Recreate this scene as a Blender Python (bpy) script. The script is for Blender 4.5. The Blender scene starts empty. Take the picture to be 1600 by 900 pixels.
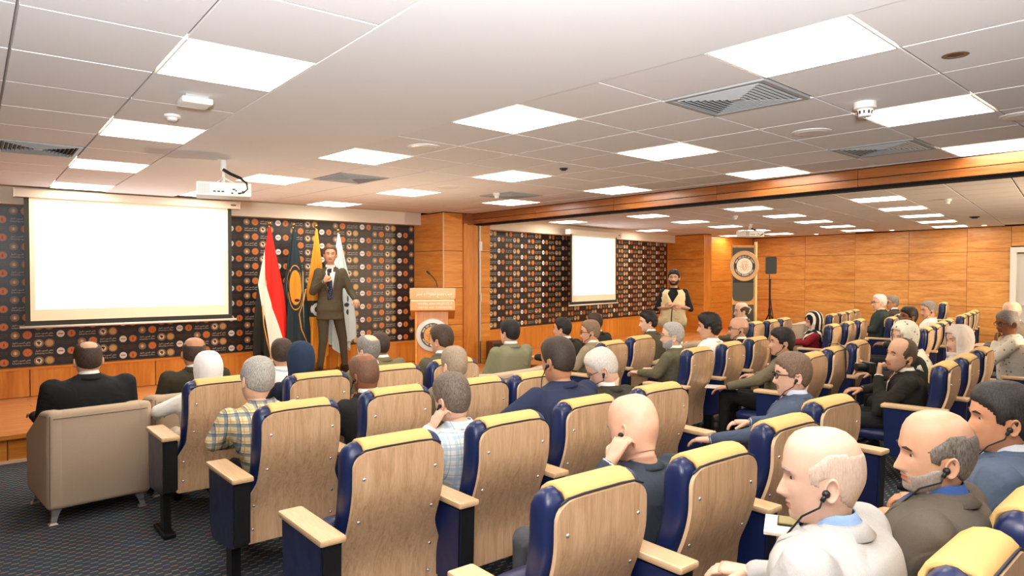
import bpy, bmesh, math, random
from mathutils import Vector, Matrix
from math import sin, cos, pi, radians, atan2, sqrt, exp
random.seed(7)
C = bpy.context.scene.collection
S = bpy.context.scene
# ---------------------------------------------------------------- camera, light, exposure
cam_data = bpy.data.cameras.new('camera'); cam = bpy.data.objects.new('camera', cam_data); C.objects.link(cam)
cam_data.sensor_width = 36.0; cam_data.lens = 36.0 * 1076 / 1600; cam_data.clip_start = 0.05; cam_data.clip_end = 100
cam.location = (0, 0, 1.6)
cam.rotation_euler = (radians(90 - 1.17), 0, -radians(38.96))
S.camera = cam
S.view_settings.view_transform = 'Standard'; S.view_settings.look = 'None'
S.view_settings.exposure = 0.75; S.view_settings.gamma = 1.0
S.view_settings.use_curve_mapping = False
world = bpy.data.worlds.new('room_ambient'); S.world = world; world.use_nodes = True
bgn = world.node_tree.nodes['Background']; bgn.inputs[0].default_value = (1.0, .93, .84, 1); bgn.inputs[1].default_value = 0.25
PANEL_EMIT = 10.0
FLOOR = 0.0; CEIL = 2.51
def area(name, loc, sx, sy, power, col=(1, .93, .85), rot=(0, 0, 0)):
    l = bpy.data.lights.new(name, 'AREA'); l.shape = 'RECTANGLE'; l.size = sx; l.size_y = sy; l.energy = power; l.color = col
    o = bpy.data.objects.new(name, l); C.objects.link(o); o.location = loc; o.rotation_euler = rot; return o
# camera flash bounced off the ceiling and rear wall behind the photographer; the other two spots are added fill
def spot(name, loc, power, col, target, size, blend=.6, soft=.08):
    l = bpy.data.lights.new(name, 'SPOT'); l.energy = power; l.color = col; l.spot_size = radians(size); l.spot_blend = blend; l.shadow_soft_size = soft
    o = bpy.data.objects.new(name, l); C.objects.link(o); o.location = loc
    o.rotation_euler = (Vector(target) - Vector(loc)).to_track_quat('-Z', 'Y').to_euler(); return o
spot('bounced_flash', (-.15, -.25, 1.8), 680, (.94, .96, 1), (.75, .95, 3.4), 132, .6, .12)
spot('stage_side_added_fill', (3.5, 6.55, .7), 50, (1, .80, .58), (2.6, 6.0, 3.4), 165, .8, .1)  # added warm fill aimed up to brighten the stage-side ceiling, no real lamp
spot('far_room_added_fill', (9.5, -.5, 1.4), 480, (1, .76, .52), (10.2, 4.0, 3.4), 160, .9, .12)  # added uplight that warms the ceiling beyond the beam, not a real source

# ---------------------------------------------------------------- material helpers
MATS = {}
def lin(c):
    return tuple(((x / 255) / 12.92 if x / 255 <= .04045 else ((x / 255 + .055) / 1.055) ** 2.4) for x in c)
def mk(name, col, rough=.6, metal=0, spec=.5, srgb=True):
    if name in MATS: return MATS[name]
    m = bpy.data.materials.new(name); m.use_nodes = True
    b = m.node_tree.nodes['Principled BSDF']
    c = lin(col) if srgb else col
    b.inputs['Base Color'].default_value = (*c, 1); b.inputs['Roughness'].default_value = rough
    b.inputs['Metallic'].default_value = metal; b.inputs['Specular IOR Level'].default_value = spec
    MATS[name] = m; m.diffuse_color = (*c, 1)
    return m
class NT:
    def __init__(s, m): s.t = m.node_tree; s.b = s.t.nodes['Principled BSDF']
    def n(s, ty, **kw):
        n = s.t.nodes.new(ty)
        for k, v in kw.items():
            if k in n.inputs: n.inputs[k].default_value = v
            else: setattr(n, k, v)
        return n
    def l(s, a, b): s.t.links.new(a, b)
    def coord(s, scale=(1, 1, 1), rot=(0, 0, 0), out='Object', loc=(0, 0, 0)):
        tc = s.n('ShaderNodeTexCoord'); mp = s.n('ShaderNodeMapping')
        mp.inputs['Scale'].default_value = scale; mp.inputs['Rotation'].default_value = rot; mp.inputs['Location'].default_value = loc
        s.l(tc.outputs[out], mp.inputs[0]); return mp.outputs[0]
    def geo(s, scale=(1, 1, 1), rot=(0, 0, 0)):
        g = s.n('ShaderNodeNewGeometry'); mp = s.n('ShaderNodeMapping')
        mp.inputs['Scale'].default_value = scale; mp.inputs['Rotation'].default_value = rot
        s.l(g.outputs['Position'], mp.inputs[0]); return mp.outputs[0]
    def ramp(s, f, stops):
        r = s.n('ShaderNodeValToRGB'); e = r.color_ramp.elements
        while len(e) < len(stops): e.new(.5)
        for q, (p, c) in zip(e, stops): q.position = p; q.color = (*c, 1) if len(c) == 3 else c
        s.l(f, r.inputs[0]); return r.outputs[0]
    def mixc(s, f, a, b, bt='MIX'):
        m = s.n('ShaderNodeMix', data_type='RGBA', blend_type=bt)
        for i, v in ((0, f), (6, a), (7, b)):
            if hasattr(v, 'links'): s.l(v, m.inputs[i])
            elif i == 0: m.inputs[0].default_value = v
            else: m.inputs[i].default_value = (*v, 1)
        return m.outputs[2]
    def bump(s, h, d=.01, st=.5):
        b = s.n('ShaderNodeBump'); b.inputs['Strength'].default_value = st; b.inputs['Distance'].default_value = d
        s.l(h, b.inputs['Height']); s.l(b.outputs[0], s.b.inputs['Normal'])
def wood(name, c1, c2, c3, axis='x', rough=.35, sc=1.0, rnd=True, world_space=False):
    """veneer: long grain streaks along one axis"""
    if name in MATS: return MATS[name]
    m = mk(name, (200, 140, 80), rough); t = NT(m)
    s = {'x': (.7, 9, 9), 'z': (9, 9, .7), 'y': (9, .7, 9)}[axis]
    s = tuple(q * sc for q in s)
    v = t.geo(s) if world_space else t.coord(s)
    if rnd:
        oi = t.n('ShaderNodeObjectInfo'); ad = t.n('ShaderNodeVectorMath', operation='MULTIPLY_ADD')
        cb = t.n('ShaderNodeCombineXYZ')
        for k in range(3): t.l(oi.outputs['Random'], cb.inputs[k])
        ad.inputs[1].default_value = (37, 23, 51); t.l(cb.outputs[0], ad.inputs[0]); t.l(v, ad.inputs[2]); v = ad.outputs[0]
    n = t.n('ShaderNodeTexNoise', Scale=1.3, Detail=6.0, Roughness=.62, Distortion=1.1); t.l(v, n.inputs['Vector'])
    n2 = t.n('ShaderNodeTexNoise', Scale=9.0, Detail=3.0, Roughness=.6); t.l(v, n2.inputs['Vector'])
    c = t.ramp(n.outputs[0], [(.3, c1), (.5, c2), (.72, c3)])
    c = t.mixc(.22, c, t.ramp(n2.outputs[0], [(.35, tuple(q * .7 for q in c1)), (.65, c3)]))
    t.l(c, t.b.inputs['Base Color']); t.bump(n2.outputs[0], .0006, .25)
    return m
def fabric(name, col, sc=450, var=.12, rough=.9, dist=.0012):
    if name in MATS: return MATS[name]
    m = mk(name, col, rough, spec=.25); t = NT(m); c = lin(col)
    v = t.coord((1, 1, 1))
    n = t.n('ShaderNodeTexNoise', Scale=6.0, Detail=4.0, Roughness=.6); t.l(v, n.inputs['Vector'])
    w = t.n('ShaderNodeTexNoise', Scale=float(sc), Detail=1.0); t.l(v, w.inputs['Vector'])
    cc = t.mixc(w.outputs[0], tuple(q * (1 - var) for q in c), tuple(min(1, q * (1 + var)) for q in c))
    t.l(cc, t.b.inputs['Base Color'])
    # soft creases
    cr = t.n('ShaderNodeTexNoise', Scale=7.0, Detail=2.0, Distortion=1.2); t.l(v, cr.inputs['Vector'])
    mm = t.n('ShaderNodeMath', operation='MULTIPLY_ADD'); t.l(w.outputs[0], mm.inputs[0]); mm.inputs[1].default_value = .03; t.l(cr.outputs[0], mm.inputs[2])
    t.bump(mm.outputs[0], .03 if dist > .001 else dist, .5)
    return m

WOODWALL = wood('veneer_wall', lin((196, 112, 34)), lin((219, 139, 50)), lin((233, 160, 72)), 'x', .3, .8)
WOODWALLY = wood('veneer_wall_side', lin((196, 112, 34)), lin((219, 139, 50)), lin((233, 160, 72)), 'y', .3, .8)
WOODDARK = wood('veneer_beam', lin((122, 66, 28)), lin((150, 86, 38)), lin((176, 108, 52)), 'y', .28, 1)
WOODFAR = wood('veneer_far_wall', lin((190, 116, 50)), lin((218, 150, 78)), lin((236, 178, 106)), 'y', .32, .8)
WOODV = wood('veneer_upright', lin((190, 108, 34)), lin((212, 132, 50)), lin((226, 150, 68)), 'z', .3, 1)
WOODFLOOR = wood('stage_boards', lin((190, 112, 56)), lin((214, 140, 78)), lin((228, 160, 98)), 'x', .3, 1)
BEIGELAM = wood('chair_laminate', lin((184, 142, 104)), lin((212, 172, 132)), lin((228, 194, 156)), 'z', .38, 2.6)
BEECH = wood('beech_cap', lin((216, 176, 128)), lin((226, 190, 146)), lin((236, 204, 164)), 'y', .4, 2)
EDGE = mk('panel_edge', (226, 196, 160), .5)
WHITE = mk('ceiling_tile', (238, 232, 228), .85, spec=.2)
GYPS = mk('gypsum_paint', (240, 236, 233), .8, spec=.25)
GRID = mk('ceiling_grid', (206, 198, 192), .6)
DARKGAP = mk('shadow_gap', (26, 20, 18), .9)
CREAM = mk('cream_paint', (226, 212, 192), .6)
BLACK = mk('black_plastic', (22, 22, 24), .45)
BLACKM = mk('black_steel', (20, 20, 23), .4, .3)
WPLAST = mk('white_plastic', (232, 228, 218), .4)
GREYP = mk('grey_plastic', (170, 170, 168), .5)
CHROME = mk('chrome', (235, 235, 238), .16, .75)
STEEL = mk('brushed_steel', (190, 185, 175), .35, .9)
GOLD = mk('gold_metal', (222, 178, 82), .2, 1)
NAVY = mk('navy_leatherette', (24, 38, 82), .33)
t = NT(NAVY); _v = t.coord(); _n = t.n('ShaderNodeTexNoise', Scale=260.0, Detail=2.0); t.l(_v, _n.inputs['Vector'])
_n3 = t.n('ShaderNodeTexNoise', Scale=9.0, Detail=1.0); t.l(_v, _n3.inputs['Vector'])
_mm = t.n('ShaderNodeMath', operation='MULTIPLY_ADD'); t.l(_n.outputs[0], _mm.inputs[0]); _mm.inputs[1].default_value = .04; t.l(_n3.outputs[0], _mm.inputs[2]); t.bump(_mm.outputs[0], .012, .4)
YELLOW = fabric('yellow_pad_cloth', (226, 186, 118), 300, .08, .6, .0005)
PIPING = mk('dark_piping', (30, 30, 52), .5)
SOFA = fabric('beige_sofa_cloth', (196, 174, 150), 500, .16, .9, .0006)
def emis(name, col, st):
    m = bpy.data.materials.new(name); m.use_nodes = True; nt = m.node_tree; nt.nodes.clear()
    o = nt.nodes.new('ShaderNodeOutputMaterial'); e = nt.nodes.new('ShaderNodeEmission')
    e.inputs[0].default_value = (*col, 1); e.inputs[1].default_value = st; nt.links.new(e.outputs[0], o.inputs[0]); return m
PANEL = emis('lit_diffuser', (1, .90, .76), PANEL_EMIT)
SCREENM = emis('projected_white', (1, 1, .99), 1.35)

# ---------------------------------------------------------------- mesh helpers
def obj(name, bm, mats, parent=None, smooth=False, **props):
    me = bpy.data.meshes.new(name); bm.to_mesh(me); bm.free()
    if not isinstance(mats, (list, tuple)): mats = [mats]
    for m in mats: me.materials.append(m)
    if smooth:
        for p in me.polygons: p.use_smooth = True
        if smooth == 'angle': me.set_sharp_from_angle(angle=radians(40))
    o = bpy.data.objects.new(name, me); C.objects.link(o)
    if parent: o.parent = parent
    for k, v in props.items(): o[k] = v
    return o
def inst(name, src, parent=None, loc=(0, 0, 0), rot=(0, 0, 0), scale=(1, 1, 1)):
    o = bpy.data.objects.new(name, src.data); C.objects.link(o); o.location = loc; o.rotation_euler = rot; o.scale = scale
    if parent: o.parent = parent
    return o
def thing(name, label, cat, loc=(0, 0, 0), rz=0, group=None):
    o = bpy.data.objects.new(name, None); C.objects.link(o); o.empty_display_size = .1
    o.location = loc; o.rotation_euler = (0, 0, rz); o['label'] = label; o['category'] = cat
    if group: o['group'] = group
    return o
def tag(o, label, cat, group=None):
    o['label'] = label; o['category'] = cat
    if group: o['group'] = group
    return o
def box(bm, x0, x1, y0, y1, z0, z1, mi=0, M=None, bev=0):
    r = bmesh.ops.create_cube(bm, size=1)
    mm = Matrix.Translation(((x0 + x1) / 2, (y0 + y1) / 2, (z0 + z1) / 2)) @ Matrix.Diagonal((x1 - x0, y1 - y0, z1 - z0, 1))
    if M: mm = M @ mm
    bmesh.ops.transform(bm, matrix=mm, verts=r['verts'])
    fs = set(f for v in r['verts'] for f in v.link_faces)
    for f in fs: f.material_index = mi
    if bev:
        es = set(e for v in r['verts'] for e in v.link_edges)
        g = bmesh.ops.bevel(bm, geom=list(es), offset=bev, segments=2, affect='EDGES', profile=.6)
        for f in g['faces']: f.material_index = mi
def bx(*a, **k):
    bm = bmesh.new(); box(bm, *a, **k); return bm
def loft(bm, rings, mi=0, cap=True, closed=True):
    """rings: list of lists of points"""
    vs = [[bm.verts.new(p) for p in r] for r in rings]; n = len(vs[0]); fs = []
    for a, b in zip(vs[:-1], vs[1:]):
        for i in range(n if closed else n - 1):
            j = (i + 1) % n
            try: f = bm.faces.new((a[i], a[j], b[j], b[i])); f.material_index = mi; fs.append(f)
            except ValueError: pass
    if cap and closed:
        for r, rev in ((vs[0], True), (vs[-1], False)):
            try: f = bm.faces.new(r[::-1] if rev else r); f.material_index = mi; fs.append(f)
            except ValueError: pass
    return vs, fs
def frame(d, up=Vector((0, 0, 1))):
    d = Vector(d).normalized(); u = Vector(up)
    if abs(d.dot(u)) > .98: u = Vector((0, 1, 0))
    x = d.cross(u).normalized(); y = x.cross(d).normalized(); return x, y, d
def tube(bm, pts, rad, seg=8, mi=0, cap=True, flat=1.0, up=(0, 0, 1)):
    pts = [Vector(p) for p in pts]; n = len(pts)
    if not isinstance(rad, (list, tuple)): rad = [rad] * n
    rings = []; px = None
    for i, p in enumerate(pts):
        d = (pts[min(i + 1, n - 1)] - pts[max(i - 1, 0)])
        x, y, _ = frame(d, up)
        if px is not None and x.dot(px) < 0: x, y = -x, -y
        px = x
        rings.append([p + (x * cos(2 * pi * k / seg) + y * sin(2 * pi * k / seg) * flat) * rad[i] for k in range(seg)])
    return loft(bm, rings, mi, cap)
def capsule(bm, p0, r0, p1, r1, seg=10, mi=0, flat=1.0, up=(0, 0, 1)):
    p0 = Vector(p0); p1 = Vector(p1); d = (p1 - p0); L = d.length
    if L < 1e-6: d = Vector((0, 0, 1e-4))
    d.normalize(); P = []; R = []
    for a in (-80, -50, -20): P.append(p0 + d * r0 * sin(radians(a))); R.append(r0 * cos(radians(a)))
    for a in (20, 50, 80): P.append(p1 + d * r1 * sin(radians(a))); R.append(r1 * cos(radians(a)))
    x, y, _ = frame(d, up)
    loft(bm, [[p + (x * cos(2 * pi * k / seg) + y * sin(2 * pi * k / seg) * flat) * r for k in range(seg)] for p, r in zip(P, R)], mi)
def ball(bm, c, r, seg=12, mi=0, M=None):
    q = bmesh.ops.create_uvsphere(bm, u_segments=seg, v_segments=max(6, seg // 2 + 2), radius=1)
    if not isinstance(r, (list, tuple)): r = (r, r, r)
    mm = Matrix.Translation(c) @ (M or Matrix()) @ Matrix.Diagonal((*r, 1))
    bmesh.ops.transform(bm, matrix=mm, verts=q['verts'])
    for f in set(f for v in q['verts'] for f in v.link_faces): f.material_index = mi
def disc(bm, c, r0, r1, X, Y, seg=20, mi=0, off=0, N=Vector((0, 0, 0))):
    """flat ring (r0 inner, r1 outer) in plane X,Y"""
    c = Vector(c) + N * off
    if r0 <= 0:
        vs = [bm.verts.new(c + X * cos(2 * pi * k / seg) * r1 + Y * sin(2 * pi * k / seg) * r1) for k in range(seg)]
        f = bm.faces.new(vs); f.material_index = mi
    else:
        loft(bm, [[c + X * cos(2 * pi * k / seg) * r + Y * sin(2 * pi * k / seg) * r for k in range(seg)] for r in (r0, r1)], mi, cap=False)
def textraw(body, size, spacing=1.0, width=None, res=1):
    cu = bpy.data.curves.new('tmp', 'FONT'); cu.body = body; cu.size = size; cu.align_x = 'CENTER'; cu.align_y = 'CENTER'; cu.resolution_u = res; cu.space_character = spacing
    o = bpy.data.objects.new('tmp', cu); C.objects.link(o)
    dg = bpy.context.evaluated_depsgraph_get(); dg.update(); me = bpy.data.meshes.new_from_object(o.evaluated_get(dg))
    V = [tuple(v.co) for v in me.vertices]; F = [tuple(p.vertices) for p in me.polygons]
    bpy.data.objects.remove(o); bpy.data.curves.remove(cu); bpy.data.meshes.remove(me)
    if V and width:
        mx = max(v[0] for v in V); mn = min(v[0] for v in V); s = width / max(mx - mn, 1e-6); c = (mx + mn) / 2
        V = [((v[0] - c) * s, v[1], 0) for v in V]
    return V, F
def addtext(bm, VF, M):
    vs = [bm.verts.new(M @ Vector(v)) for v in VF[0]]
    for f in VF[1]:
        try: bm.faces.new([vs[q] for q in f])
        except ValueError: pass
def text(name, body, size, mat, parent, M, spacing=1.0, width=None):
    bm = bmesh.new(); addtext(bm, textraw(body, size, spacing, width), M); return obj(name, bm, mat, parent, kind='stuff')
# Arabic letters: isolated, final, initial, medial presentation forms
AR = {'\u0627': (0xFE8D, 0xFE8E, 0, 0), '\u0628': (0xFE8F, 0xFE90, 0xFE91, 0xFE92), '\u062a': (0xFE95, 0xFE96, 0xFE97, 0xFE98), '\u062b': (0xFE99, 0xFE9A, 0xFE9B, 0xFE9C), '\u062c': (0xFE9D, 0xFE9E, 0xFE9F, 0xFEA0), '\u062d': (0xFEA1, 0xFEA2, 0xFEA3, 0xFEA4),
      '\u0631': (0xFEAD, 0xFEAE, 0, 0), '\u0632': (0xFEAF, 0xFEB0, 0, 0), '\u0633': (0xFEB1, 0xFEB2, 0xFEB3, 0xFEB4), '\u0634': (0xFEB5, 0xFEB6, 0xFEB7, 0xFEB8), '\u0635': (0xFEB9, 0xFEBA, 0xFEBB, 0xFEBC), '\u0636': (0xFEBD, 0xFEBE, 0xFEBF, 0xFEC0), '\u0639': (0xFEC9, 0xFECA, 0xFECB, 0xFECC),
      '\u0641': (0xFED1, 0xFED2, 0xFED3, 0xFED4), '\u0642': (0xFED5, 0xFED6, 0xFED7, 0xFED8), '\u0644': (0xFEDD, 0xFEDE, 0xFEDF, 0xFEE0), '\u0645': (0xFEE1, 0xFEE2, 0xFEE3, 0xFEE4), '\u0646': (0xFEE5, 0xFEE6, 0xFEE7, 0xFEE8), '\u0648': (0xFEED, 0xFEEE, 0, 0), '\u0649': (0xFEEF, 0xFEF0, 0, 0), '\u064a': (0xFEF1, 0xFEF2, 0xFEF3, 0xFEF4), '\u0629': (0xFE93, 0xFE94, 0, 0)}
def arabic(s):
    out = []
    for w in s.split(' '):
        r = ''
        for i, ch in enumerate(w):
            f = AR[ch]; pj = i > 0 and AR[w[i - 1]][2] != 0; nj = i < len(w) - 1 and f[2] != 0
            r += chr(f[3] if pj and nj else f[1] if pj else f[2] if nj else f[0])
        out.append(r)
    return ' '.join(out)[::-1]
def basis(o, X, Y, Z):
    m = Matrix.Identity(4)
    for i in range(3): m[i][0] = X[i]; m[i][1] = Y[i]; m[i][2] = Z[i]; m[i][3] = o[i]
    return m
def superel(a, b, n, seg):
    out = []
    for k in range(seg):
        t = 2 * pi * k / seg; c, s = cos(t), sin(t)
        out.append((a * abs(c) ** (2 / n) * (1 if c >= 0 else -1), b * abs(s) ** (2 / n) * (1 if s >= 0 else -1)))
    return out
def rrect(bm, x0, x1, y0, y1, z0, z1, r, mi=0, seg=6, M=None, axis='y'):
    """rounded rectangle in x/z, extruded along y"""
    pts = []
    for cx, cz, a0 in ((x1 - r, z1 - r, 0), (x0 + r, z1 - r, 90), (x0 + r, z0 + r, 180), (x1 - r, z0 + r, 270)):
        for k in range(seg + 1):
            a = radians(a0 + 90 * k / seg); pts.append((cx + r * cos(a), cz + r * sin(a)))
    rings = [[Vector((x, y, z)) for x, z in pts] for y in (y0, y1)]
    if M: rings = [[M @ p for p in r_] for r_ in rings]
    loft(bm, rings, mi)
# ================================================================= THE ROOM
def struct(name, bm, m, parent=None, **k):
    o = obj(name, bm, m, parent, **k)
    if not parent: o['kind'] = 'structure'
    return o
# carpet
CARPET = mk('carpet', (52, 62, 84), .95, spec=.1); t = NT(CARPET)
v = t.geo((1, 1, 1), (0, 0, radians(8)))
sep = t.n('ShaderNodeSeparateXYZ'); t.l(v, sep.inputs[0])
def mth(op, a, b=None, c=None):
    n = t.n('ShaderNodeMath', operation=op)
    for i, q in enumerate((a, b, c)):
        if q is None: continue
        if hasattr(q, 'links'): t.l(q, n.inputs[i])
        else: n.inputs[i].default_value = q
    return n.outputs[0]
PXS, PYS = .075, .034
row = mth('FLOOR', mth('DIVIDE', sep.outputs[1], PYS))
xs = mth('ADD', mth('DIVIDE', sep.outputs[0], PXS), mth('MULTIPLY', mth('MODULO', row, 2.0), .5))
fx = mth('FRACT', xs); fy = mth('FRACT', mth('DIVIDE', sep.outputs[1], PYS))
inx = mth('LESS_THAN', mth('ABSOLUTE', mth('SUBTRACT', fx, .5)), .24)
iny = mth('LESS_THAN', mth('ABSOLUTE', mth('SUBTRACT', mth('ADD', fy, mth('MULTIPLY', mth('SUBTRACT', fx, .5), -.35)), .5)), .16)
dash = mth('MULTIPLY', inx, iny)
cell = t.n('ShaderNodeCombineXYZ'); t.l(mth('FLOOR', xs), cell.inputs[0]); t.l(row, cell.inputs[1])
wn = t.n('ShaderNodeTexWhiteNoise', noise_dimensions='2D'); t.l(cell.outputs[0], wn.inputs[0])
dc = t.ramp(wn.outputs[0], [(0, lin((150, 140, 100))), (.45, lin((120, 132, 130))), (.7, lin((165, 110, 84))), (1, lin((96, 110, 138)))])
nf = t.n('ShaderNodeTexNoise', Scale=420.0, Detail=2.0); t.l(v, nf.inputs['Vector'])
base = t.mixc(nf.outputs[0], lin((32, 39, 52)), lin((78, 88, 98)))
ck = t.mixc(mth('MULTIPLY', dash, .95), base, dc); t.l(ck, t.b.inputs['Base Color']); t.bump(nf.outputs[0], .004, .6)
struct('floor', bx(-3.5, 17.5, -4.5, 12, -.06, 0), CARPET)

# ---- ceiling : slab, tiles as parts, plain gypsum strip
XL, YG = .97, 3.16                          # left grid: centre of light (0,0)
def gl(i, j): return (XL + .527 * i + .008 * j, 3.16 + .585 * j)
def gr(i, j): return (2.59 + .522 * i - .033 * j, 3.18 + .037 * i + .575 * j)
ceiling = struct('ceiling', bx(-3.5, 17.5, -4.5, 12, CEIL + .022, CEIL + .12), GRID)
def quadbm(pts, z0, z1, mi=0):
    bm = bmesh.new(); loft(bm, [[(x, y, z0) for x, y in pts], [(x, y, z1) for x, y in pts]], mi); bmesh.ops.recalc_face_normals(bm, faces=bm.faces); return bm
def cellpts(g, i, j, ins=.006):
    h = .5 - ins / .55
    return [g(i - h, j - h), g(i + h, j - h), g(i + h, j + h), g(i - h, j + h)]
# lights / vents / tiles
lights = {}
def ceiling_light(g, i, j, label, group=None):
    cx, cy = g(i, j)
    t_ = thing('ceiling_light', label, 'ceiling light', (cx, cy, CEIL), 0, group)
    P = [(x - cx, y - cy) for x, y in cellpts(g, i, j, .004)]
    Q = [(x * .972, y * .972) for x, y in P]
    bm = bmesh.new(); loft(bm, [[(x, y, .012) for x, y in P], [(x, y, -.004) for x, y in P], [(x, y, -.004) for x, y in Q], [(x, y, .004) for x, y in Q]], 0, cap=False)
    bmesh.ops.recalc_face_normals(bm, faces=bm.faces); obj('light_frame', bm, WPLAST, t_)
    bm = bmesh.new(); f = bm.faces.new([bm.verts.new((x, y, .002)) for x, y in Q][::-1]); obj('diffuser', bm, PANEL, t_)
def vent(g, i, j, label):
    cx, cy = g(i, j); t_ = thing('ceiling_vent', label, 'air vent', (cx, cy, CEIL))
    P = [(x - cx, y - cy) for x, y in cellpts(g, i, j, .012)]
    sc = lambda s, z: [(x * s, y * s, z) for x, y in P]
    bm = bmesh.new(); loft(bm, [sc(1, .01), sc(1, -.006), sc(.9, -.006), sc(.9, .01)], 0, cap=False); bmesh.ops.recalc_face_normals(bm, faces=bm.faces); obj('vent_frame', bm, GREYP, t_)
    bm = bmesh.new(); f = bm.faces.new([bm.verts.new(p) for p in sc(.95, .018)][::-1]); obj('duct_throat', bm, mk('vent_dark', (70, 66, 64), .8), t_)
    s = .86
    while s > .12:
        bm = bmesh.new(); loft(bm, [sc(s, .012), sc(s - .045, -.008), sc(s - .055, -.006)], 0, cap=False)
        obj('vent_blade', bm, GREYP, t_); s -= .1
    bm = bmesh.new(); f = bm.faces.new([bm.verts.new(p) for p in sc(.1, -.006)][::-1]); obj('vent_hub', bm, GREYP, t_)
LPOS = {(0, 0): 'square lit ceiling panel at top left, beside the plain strip', (0, 3): 'second lit panel of the left ceiling column, beyond the smoke detector', (0, 6): 'third lit panel of the left ceiling column', (0, 9): 'lit panel touching the screen housing at the left', (0, -3): 'lit ceiling panel above and left of the camera'}
RN = {0: 'column beside the plain strip', 3: 'middle ceiling column', 6: 'column nearest the wooden beam'}
RJ = {-6: 'overhead', -3: 'nearest', 0: 'second', 3: 'third', 6: 'fourth', 9: 'farthest'}
vents_r = {(1, -2): 'large square louvre vent between the two nearest lit panels', (5, -2): 'louvre vent near the wooden beam beside a lit panel', (1, 5): 'louvre vent in the third row near the plain strip', (5, 5): 'louvre vent above the pillar end of the beam'}
vents_l = {(-1, 5): 'slotted vent at the left edge of the ceiling'}
tile_src = {}
ntile = 0
for (g, I, J, key, LJ, V) in ((gl, range(-5, 1), range(-6, 10), 'L', None, vents_l), (gr, range(0, 7), range(-7, 10), 'R', None, vents_r)):
    for i in I:
        for j in J:
            cx, cy = g(i, j)
            if cy > 8.9 or (key == 'R' and cx > 6.02 + .1): continue
            if key == 'L' and i == 0 and j % 3 == 0: 
                ceiling_light(g, i, j, LPOS.get((0, j), 'lit ceiling panel above the photographer, left column'), 'ceiling panels of the near room'); continue
            if key == 'R' and i % 3 == 0 and j % 3 == 0 and (i, j) != (6, 9):
                ceiling_light(g, i, j, '%s lit panel in the %s' % (RJ[j], RN[i]), 'ceiling panels of the near room'); continue
            if (i, j) in V: vent(g, i, j, V[(i, j)]); continue
            if key not in tile_src:
                P = [(x - cx, y - cy) for x, y in cellpts(g, i, j)]
                tile_src[key] = obj('ceiling_tile', quadbm(P, 0, .018), WHITE, ceiling); tile_src[key].location = (cx, cy, CEIL)
            else:
                inst('ceiling_tile', tile_src[key], ceiling, (cx, cy, CEIL + random.uniform(-.0006, .0006)))
            ntile += 1
a0, a1 = gl(.5, -9), gl(.5, 10); b0, b1 = gr(-.5, -9), gr(-.5, 10)
obj('plain_strip', quadbm([a0, b0, b1, a1], CEIL - .003, CEIL + .02), GYPS, ceiling)
c0, c1 = gr(6.5, -9), gr(6.5, 10)
obj('border_board', quadbm([c0, (7.2, c0[1]), (6.4, 9.4), c1], CEIL - .002, CEIL + .02), GYPS, ceiling)
# far room ceiling (tiles only a few pixels high: one joined part)
def g2(i, j): return (8.63 + .505 * i - .045 * j, 5.42 + .105 * i + .56 * j)
L2 = [(i, j) for i in (0, 3, 6, 9, 12) for j in (-3, 0, 3)] + [(0, 6), (6, 6), (3, -6), (6, -6), (9, -6), (12, -6), (12, 5)]
bm = bmesh.new()
for i in range(-5, 15):
    for j in range(-13, 8):
        if (i, j) in L2: continue
        cx, cy = g2(i, j)
        if cx < 6.35 or cy > 10.4 or cx > 15.9 - (9.7 - cy) * .09: continue
        P = cellpts(g2, i, j, .008)
        if any(x < 6.32 for x, y in P): continue
        loft(bm, [[(x, y, CEIL) for x, y in P], [(x, y, CEIL + .016) for x, y in P]])
bmesh.ops.recalc_face_normals(bm, faces=bm.faces)
o = obj('far_ceiling_tiles', bm, WHITE, ceiling); o['kind'] = 'stuff'
for (i, j) in L2: ceiling_light(g2, i, j, 'lit panel beyond the beam, %s line out from the beam, %s row from the camera' % (('first', 'second', 'third', 'fourth', 'fifth')[i // 3], {-6: 'first', -3: 'second', 0: 'third', 3: 'fourth', 5: 'fifth', 6: 'fifth'}[j]), 'ceiling panels beyond the beam')
# wall washing downlights by the far timber wall
for k, (x, y) in enumerate(((15.35, 7.9), (15.2, 6.2), (15.05, 4.5))):
    t_ = thing('downlight', 'small round downlight by the far timber wall, ' + ('nearest the corner', 'middle one', 'nearest the door')[k], 'downlight', (x, y, CEIL - .004), 0, 'downlights by the far timber wall')
    bm = bmesh.new(); disc(bm, (0, 0, 0), .04, .055, Vector((1, 0, 0)), Vector((0, -1, 0)), 16); obj('bezel', bm, WPLAST, t_)
    bm = bmesh.new(); disc(bm, (0, 0, .003), 0, .04, Vector((1, 0, 0)), Vector((0, -1, 0)), 16); obj('lens', bm, PANEL, t_)
    l = bpy.data.lights.new('downlight_beam', 'SPOT'); l.energy = 60; l.spot_size = radians(85); l.spot_blend = .8; l.color = (1, .85, .6); l.shadow_soft_size = .04
    lo = bpy.data.objects.new('downlight_beam', l); C.objects.link(lo); lo.location = (x, y, CEIL - .03); lo.rotation_euler = (0, radians(18), 0)
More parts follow.
